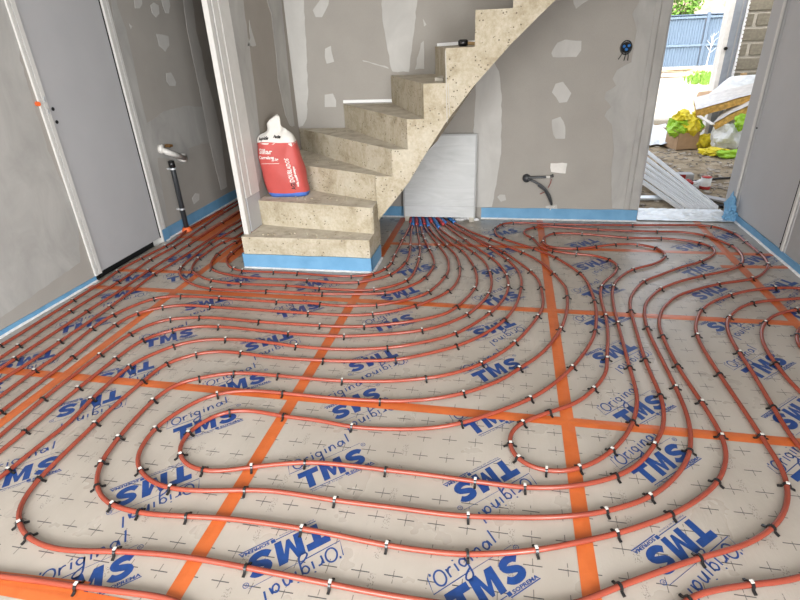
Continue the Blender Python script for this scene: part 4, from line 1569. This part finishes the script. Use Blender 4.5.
slab('insulation_slab', 'upper insulation slab with quilted foil face on the heap outside',
     [on_y(696, 110.5, 7.95), on_y(785, 88, 7.95), on_y(792, 76, 8.45), on_y(693.5, 99, 8.45)], .085, M['quilt'], M['wool'])
slab('insulation_slab', 'lower insulation slab with orange wool edge above the white bag',
     [on_y(713, 124.5, 7.7), on_y(780, 92, 7.7), on_y(785, 84, 8.1), on_y(722, 114, 8.1)], .075, M['quilt'], M['wool'])
slab('insulation_slab', 'silver-wrapped slab at the back of the heap behind the wood post',
     [on_y(703, 99, 8.46), on_y(790, 80, 8.46), on_y(788, 74, 8.7), on_y(730, 77.5, 8.7)], .07, M['foilcard'], M['foilcard'])
slab('insulation_slab', 'brown slab end sticking out left behind the quilted slab',
     [on_y(695, 100, 8.5), on_y(716, 96, 8.5), on_y(716, 92, 8.7), on_y(698, 93.5, 8.7)], .10, M['card'], M['card'])
o = thing('wood_post', 'short upright wood post standing before the block wall', 'post', tuple(on_y(740, 90, 8.72)))
zz = o.location.z
boxo('post_body', (-.03, 0, GZ - zz), (.045, .04, .16 + .06), M['wood'], o, .004)
boxo('dark_face', (-.052, .005, GZ - zz), (-.031, .035, .16), M['bark'], o, .002)
# what the slabs rest on
bm = grid_mesh(2.5, 5.2, 7.62, 8.74, 50, 30, lambda x, y: GZ + max(0, min(1, (x - 2.62 - .25 * (y - 7.7)) / .22)) * max(0, min(1, (y - 7.64) / .3)) * (.30 + .10 * (x - 2.6) + .05 * noise.noise(Vector((x * 4, y * 4, 0)))) - .01)
tag(finish('rubble_heap', bm, M['dirt'], None, False), 'heap of dirt and rubble under the insulation slabs', 'rubble heap', kind='stuff')
wh = on_y(712, 119, 6.4)
bm = bmesh.new()
a, b = on_y(699, 115.5, 7.9), on_y(713, 124, 7.65)
d = (b - a).normalized()
n_ = Vector((-d.y, d.x, 0)).normalized() * .03
prism(bm, [a + n_, b + n_, b - n_, a - n_], (0, 0, -.012))
tag(finish('white_strip', bm, M['white_plastic']), 'white plastic strip between the cardboard box and the slabs', 'strip')

# bags at the foot of the heap
c = on_z(727, 152, GZ)
tag(blob('white_sack', M['white_bag'], tuple(on_z(731, 154, GZ) + Vector((0, .16, .20))), (.25, .15, .21), None, 4, .35, 2.0, 11, .4, floor=GZ + .005), 'bulging white plastic sack below the insulation slabs', 'sack')
tag(blob('yellow_sack', M['yellow_bag'], tuple(on_z(705, 150, GZ) + Vector((0, .10, .09))), (.13, .10, .10), None, 3, .5, 2.4, 12, .2, floor=GZ + .005), 'crumpled yellow bag between the cardboard box and white sack', 'sack')
tag(blob('yellow_sack', M['yellow_bag'], tuple(on_z(714, 156, GZ) + Vector((0, .02, .05))), (.17, .07, .05), None, 3, .5, 2.4, 14, -.2, floor=GZ + .005), 'flat yellow bag lying in front of the white sack', 'sack')
tag(blob('green_sack', M['green_bag'], tuple(on_z(731, 158.5, GZ) + Vector((0, .02, .05))), (.15, .07, .05), None, 3, .55, 2.6, 15, -.3, floor=GZ + .005), 'flat green bag beside the flat yellow bag', 'sack')
tag(blob('green_sack', M['green_bag'], tuple(on_y(744, 122, 7.6)), (.10, .08, .09), None, 3, .5, 2.6, 17, -.3), 'dark green bag wedged between lower slab and white sack', 'sack')

# litter on the dirt
c = on_z(683.5, 180, GZ)
o = thing('parcel', 'red and grey printed carton lying on the dirt beyond the studs', 'carton', tuple(c))
boxo('carton_body', (-.085, -.05, .01), (.085, .06, .075), M['primer'], o, .004)
boxo('red_label', (-.08, -.0525, .022), (.0, -.0505, .07), M['red_card'], o)
boxo('tan_base', (-.087, -.052, .0), (.087, .062, .01), M['card'], o)
c = on_z(704, 190, GZ)
o = thing('paint_can', 'small white can with red label beside the litter outside', 'can', tuple(c))
bm = bmesh.new()
tube(bm, [(0, 0, .0), (0, 0, .13)], .05, 16)
finish('can_body', bm, M['white_bag'], o, True)
bm = bmesh.new()
tube(bm, [(0, 0, .012), (0, 0, .045)], .0512, 16)
finish('can_label', bm, M['red_card'], o, True)
bm = bmesh.new()
tube(bm, [(0, 0, .13), (0, 0, .138)], .047, 16)
finish('can_lid', bm, M['red_card'], o, True)
c = on_z(691, 188, GZ)
tag(blob('wrapper', M['red_card'], (c.x - .05, c.y, GZ + .04), (.06, .05, .045), None, 3, .5, 2.5, 21, floor=GZ), 'crumpled reddish wrapper between the carton and the can', 'wrapper')
tag(blob('wrapper', M['white_bag'], (c.x + .06, c.y - .02, GZ + .035), (.06, .05, .045), None, 3, .5, 2.5, 23, floor=GZ), 'crumpled white wrapper left of the can', 'wrapper')
a, b = on_z(696, 194, GZ + .03), on_z(731, 201, GZ + .03)
bm = bmesh.new()
d = (b - a).normalized()
n_ = Vector((-d.y, d.x, 0)) * .045
prism(bm, [a + n_, b + n_, b - n_, a - n_], (0, 0, -.018))
tag(finish('grey_plank', bm, M['primer']), 'grey flat board lying behind the crumpled blue strip', 'board')
a, b = on_z(708, 203, GZ + .03), on_z(731, 206, GZ + .03)
bm = bmesh.new()
prism(bm, [a + n_ * .5, b + n_ * .5, b - n_ * .9, a - n_ * .9], (0, 0, -.02))
tag(finish('black_strip', bm, M['gap_shade_black']), 'black strip lying in front of the grey board', 'strip')
a, b = on_z(693, 181.5, GZ + .02), on_z(737, 177.5, GZ + .02)
bm = bmesh.new()
tube(bm, catmull([a, a.lerp(b, .4) + Vector((0, .03, 0)), b], .1), .012, 8)
tag(finish('black_hose', bm, M['black_plastic'], None, True), 'black hose lying on the dirt behind the can', 'hose')
a = on_z(652, 200, GZ)
bm = bmesh.new()
prism(bm, [a + Vector((-.12, -.05, .03)), a + Vector((.12, -.04, .03)), a + Vector((.14, .06, .035)), a + Vector((-.1, .05, .03))], (0, 0, -.02))
tag(finish('foil_scrap', bm, M['foilcard']), 'scrap of torn foil on the dirt left of the studs', 'scrap')
bm = bmesh.new()
for k in range(900):
    x, y = random.uniform(1.0, 3.2), random.uniform(4.72, 8.6)
    s = random.uniform(.008, .035)
    Mx = Matrix.Translation((x, y, gz(x, y) + .006)) @ Matrix.Rotation(random.random() * 6, 4, 'Z') @ Matrix.Rotation(random.uniform(-.3, .3), 4, 'X')
    box(bm, (-s, -s * random.uniform(.3, .8), -.004), (s, s * .5, .006), Mx)
tag(finish('dirt_debris', bm, M['debris'], None), 'small chips and debris scattered on the dirt outside', 'debris', kind='stuff')

# yard: fence, planks, grass, bank
YF2 = 22.0
a, b = on_y(655, 67, YF2), on_y(700, 70.5, YF2)
tp = on_y(690, 14.3, YF2).z
FE = thing('metal_fence', 'blue corrugated metal fence at the end of the yard', 'fence', (6.0, YF2, 0))
fz0 = .02


def fbox(nm, x0, x1, z0, z1, y0, y1, mat, bev=.004):
    return boxo(nm, (x0 - 6.0, y0, z0), (x1 - 6.0, y1, z1), mat, FE, bev)


posts = [on_y(704, 40, YF2).x + 1.9 * k for k in range(-4, 6)]
for xp in posts:
    fbox('post', xp - .05, xp + .05, fz0, tp + .04, -.06, .04, M['fence_dark'])
for z in (tp - .10, on_y(690, 45.5, YF2).z):
    fbox('rail', posts[0], posts[-1], z - .035, z + .035, -.04, .0, M['fence_blue'])
fbox('rail', posts[0], posts[-1], tp - .03, tp, -.05, .05, M['fence_dark'])
for xa, xb in zip(posts, posts[1:]):
    bm = bmesh.new()
    n = 20
    prev = None
    for k in range(n * 2 + 1):
        x = xa + .05 + (xb - xa - .1) * k / (n * 2)
        y = .005 if k % 2 else .045
        cur = (bm.verts.new((x - 6.0, y, fz0)), bm.verts.new((x - 6.0, y, tp - .02)))
        if prev:
            bm.faces.new((prev[0], cur[0], cur[1], prev[1]))
        prev = cur
    finish('corrugated_sheet', bm, M['fence_blue'], FE)

for k, (px, py, L, rot, dz, lab) in enumerate((
        (650, 73, 2.4, .1, .0, 'pale wooden plank lowest at the left before the blue fence'),
        (664, 72, 2.4, -.12, .06, 'pale wooden plank lying across the stack before the blue fence'),
        (672, 70, 2.0, .3, .12, 'tilted wooden plank on top of the stack before the fence'),
        (668, 77, 2.0, .02, .0, 'nearest wooden plank before the stack by the blue fence'),
        (684, 72, 1.4, .45, .0, 'short wooden plank between the stack and the grass'))):
    y = (19.6, 19.2, 18.9, 18.2, 18.7)[k]
    c = on_y(px, py, y)
    z = gz(c.x, y)
    o = boxo('plank', (-L / 2, -.12, 0), (L / 2, .12, .06), M['pale_wood'], None, .006)
    o.location = (c.x, y, z + .03 + dz)
    o.rotation_euler = (0, 0, rot)
    tag(o, lab, 'plank', 'planks stacked before the blue fence')


def tuft(bm, x, y, z, n, h, sp, wd):
    for _ in range(n):
        a = random.random() * 6.283
        r = random.random() * sp
        b = Vector((x + r * math.cos(a), y + r * math.sin(a), z))
        d = Vector((random.uniform(-.4, .4), random.uniform(-.4, .4), 1)) * h * random.uniform(.5, 1)
        s = Vector((math.cos(a + 1.5), math.sin(a + 1.5), 0)) * wd
        v = [bm.verts.new(q) for q in (b - s, b + s, b + d)]
        bm.faces.new(v)


bm = bmesh.new()
for k in range(18):
    px, py = random.uniform(694, 716), random.uniform(75, 82)
    c = on_z(px, py, .1)
    y = min(c.y, 20)
    c = on_y(px, py, y)
    tuft(bm, c.x, y, gz(c.x, y), 50, .16, .45, .03)
tag(finish('grass', bm, M['grass']), 'rough green grass growing before the blue fence', 'grass', kind='stuff')
c = on_y(706, 66, 21)
o = thing('dry_weed', 'tall dry weed stem standing before the blue fence', 'weed', (c.x, 21, gz(c.x, 21)))
bm = bmesh.new()
tube(bm, [(0, 0, 0), (.03, 0, .6), (.05, 0, 1.05)], [.018, .014, .006], 6)
for k in range(9):
    z = .45 + .06 * k
    a = k * 2.4
    tube(bm, [(.03, 0, z), (.03 + .18 * math.cos(a), .1 * math.sin(a), z + .16)], [.008, .004], 5)
finish('stem', bm, M['skirt'], o)
bk = bmesh.new()
bk.free()
tag(finish('earth_bank', grid_mesh(-10, 30, 23.5, 40, 60, 24, lambda x, y: .1 + min(6.0, (y - 23.5) * .62) + .4 * noise.noise(Vector((x * .5, y * .5, 0)))), M['bank'], None, True), kind='structure')


def shrub(px, py, y, r, n, label):
    c = on_y(px, py, y)
    zb = .1 + min(6.0, max(0, y - 23.5) * .62) - .2
    o = thing('shrub', label, 'shrub', (c.x, y, zb))
    bm_ = bmesh.new()
    for _ in range(n):
        d = Vector((random.gauss(0, 1), random.gauss(0, 1), random.gauss(0, 1))).normalized() * r * random.uniform(.55, 1.0)
        d.z = d.z * .8 + (c.z - zb)
        s = r * .10
        u = Vector((random.gauss(0, 1), random.gauss(0, 1), random.gauss(0, 1))).normalized() * s
        v = u.orthogonal().normalized() * s * .6
        bm_.faces.new([bm_.verts.new(d + q) for q in (-u, -v, u, v)])
    finish('foliage', bm_, M['leaf'], o)
    bm_ = bmesh.new()
    for k in range(5):
        a = k * 1.26
        tube(bm_, [(0, 0, 0), (.2 * r * math.cos(a), .2 * r * math.sin(a), (c.z - zb) * .6), (.5 * r * math.cos(a), .5 * r * math.sin(a), c.z - zb)], [.05, .035, .02], 6)
    finish('branches', bm_, M['bark'], o)


shrub(678, 4, 25.2, .9, 900, 'leafy green shrub behind the fence, beside the door opening')
shrub(640, -8, 25.4, 1.0, 900, 'larger shrub behind the fence, left of the bare bank')
shrub(712, -26, 27.5, 1.0, 700, 'shrub on the bank behind the fence, farthest up')
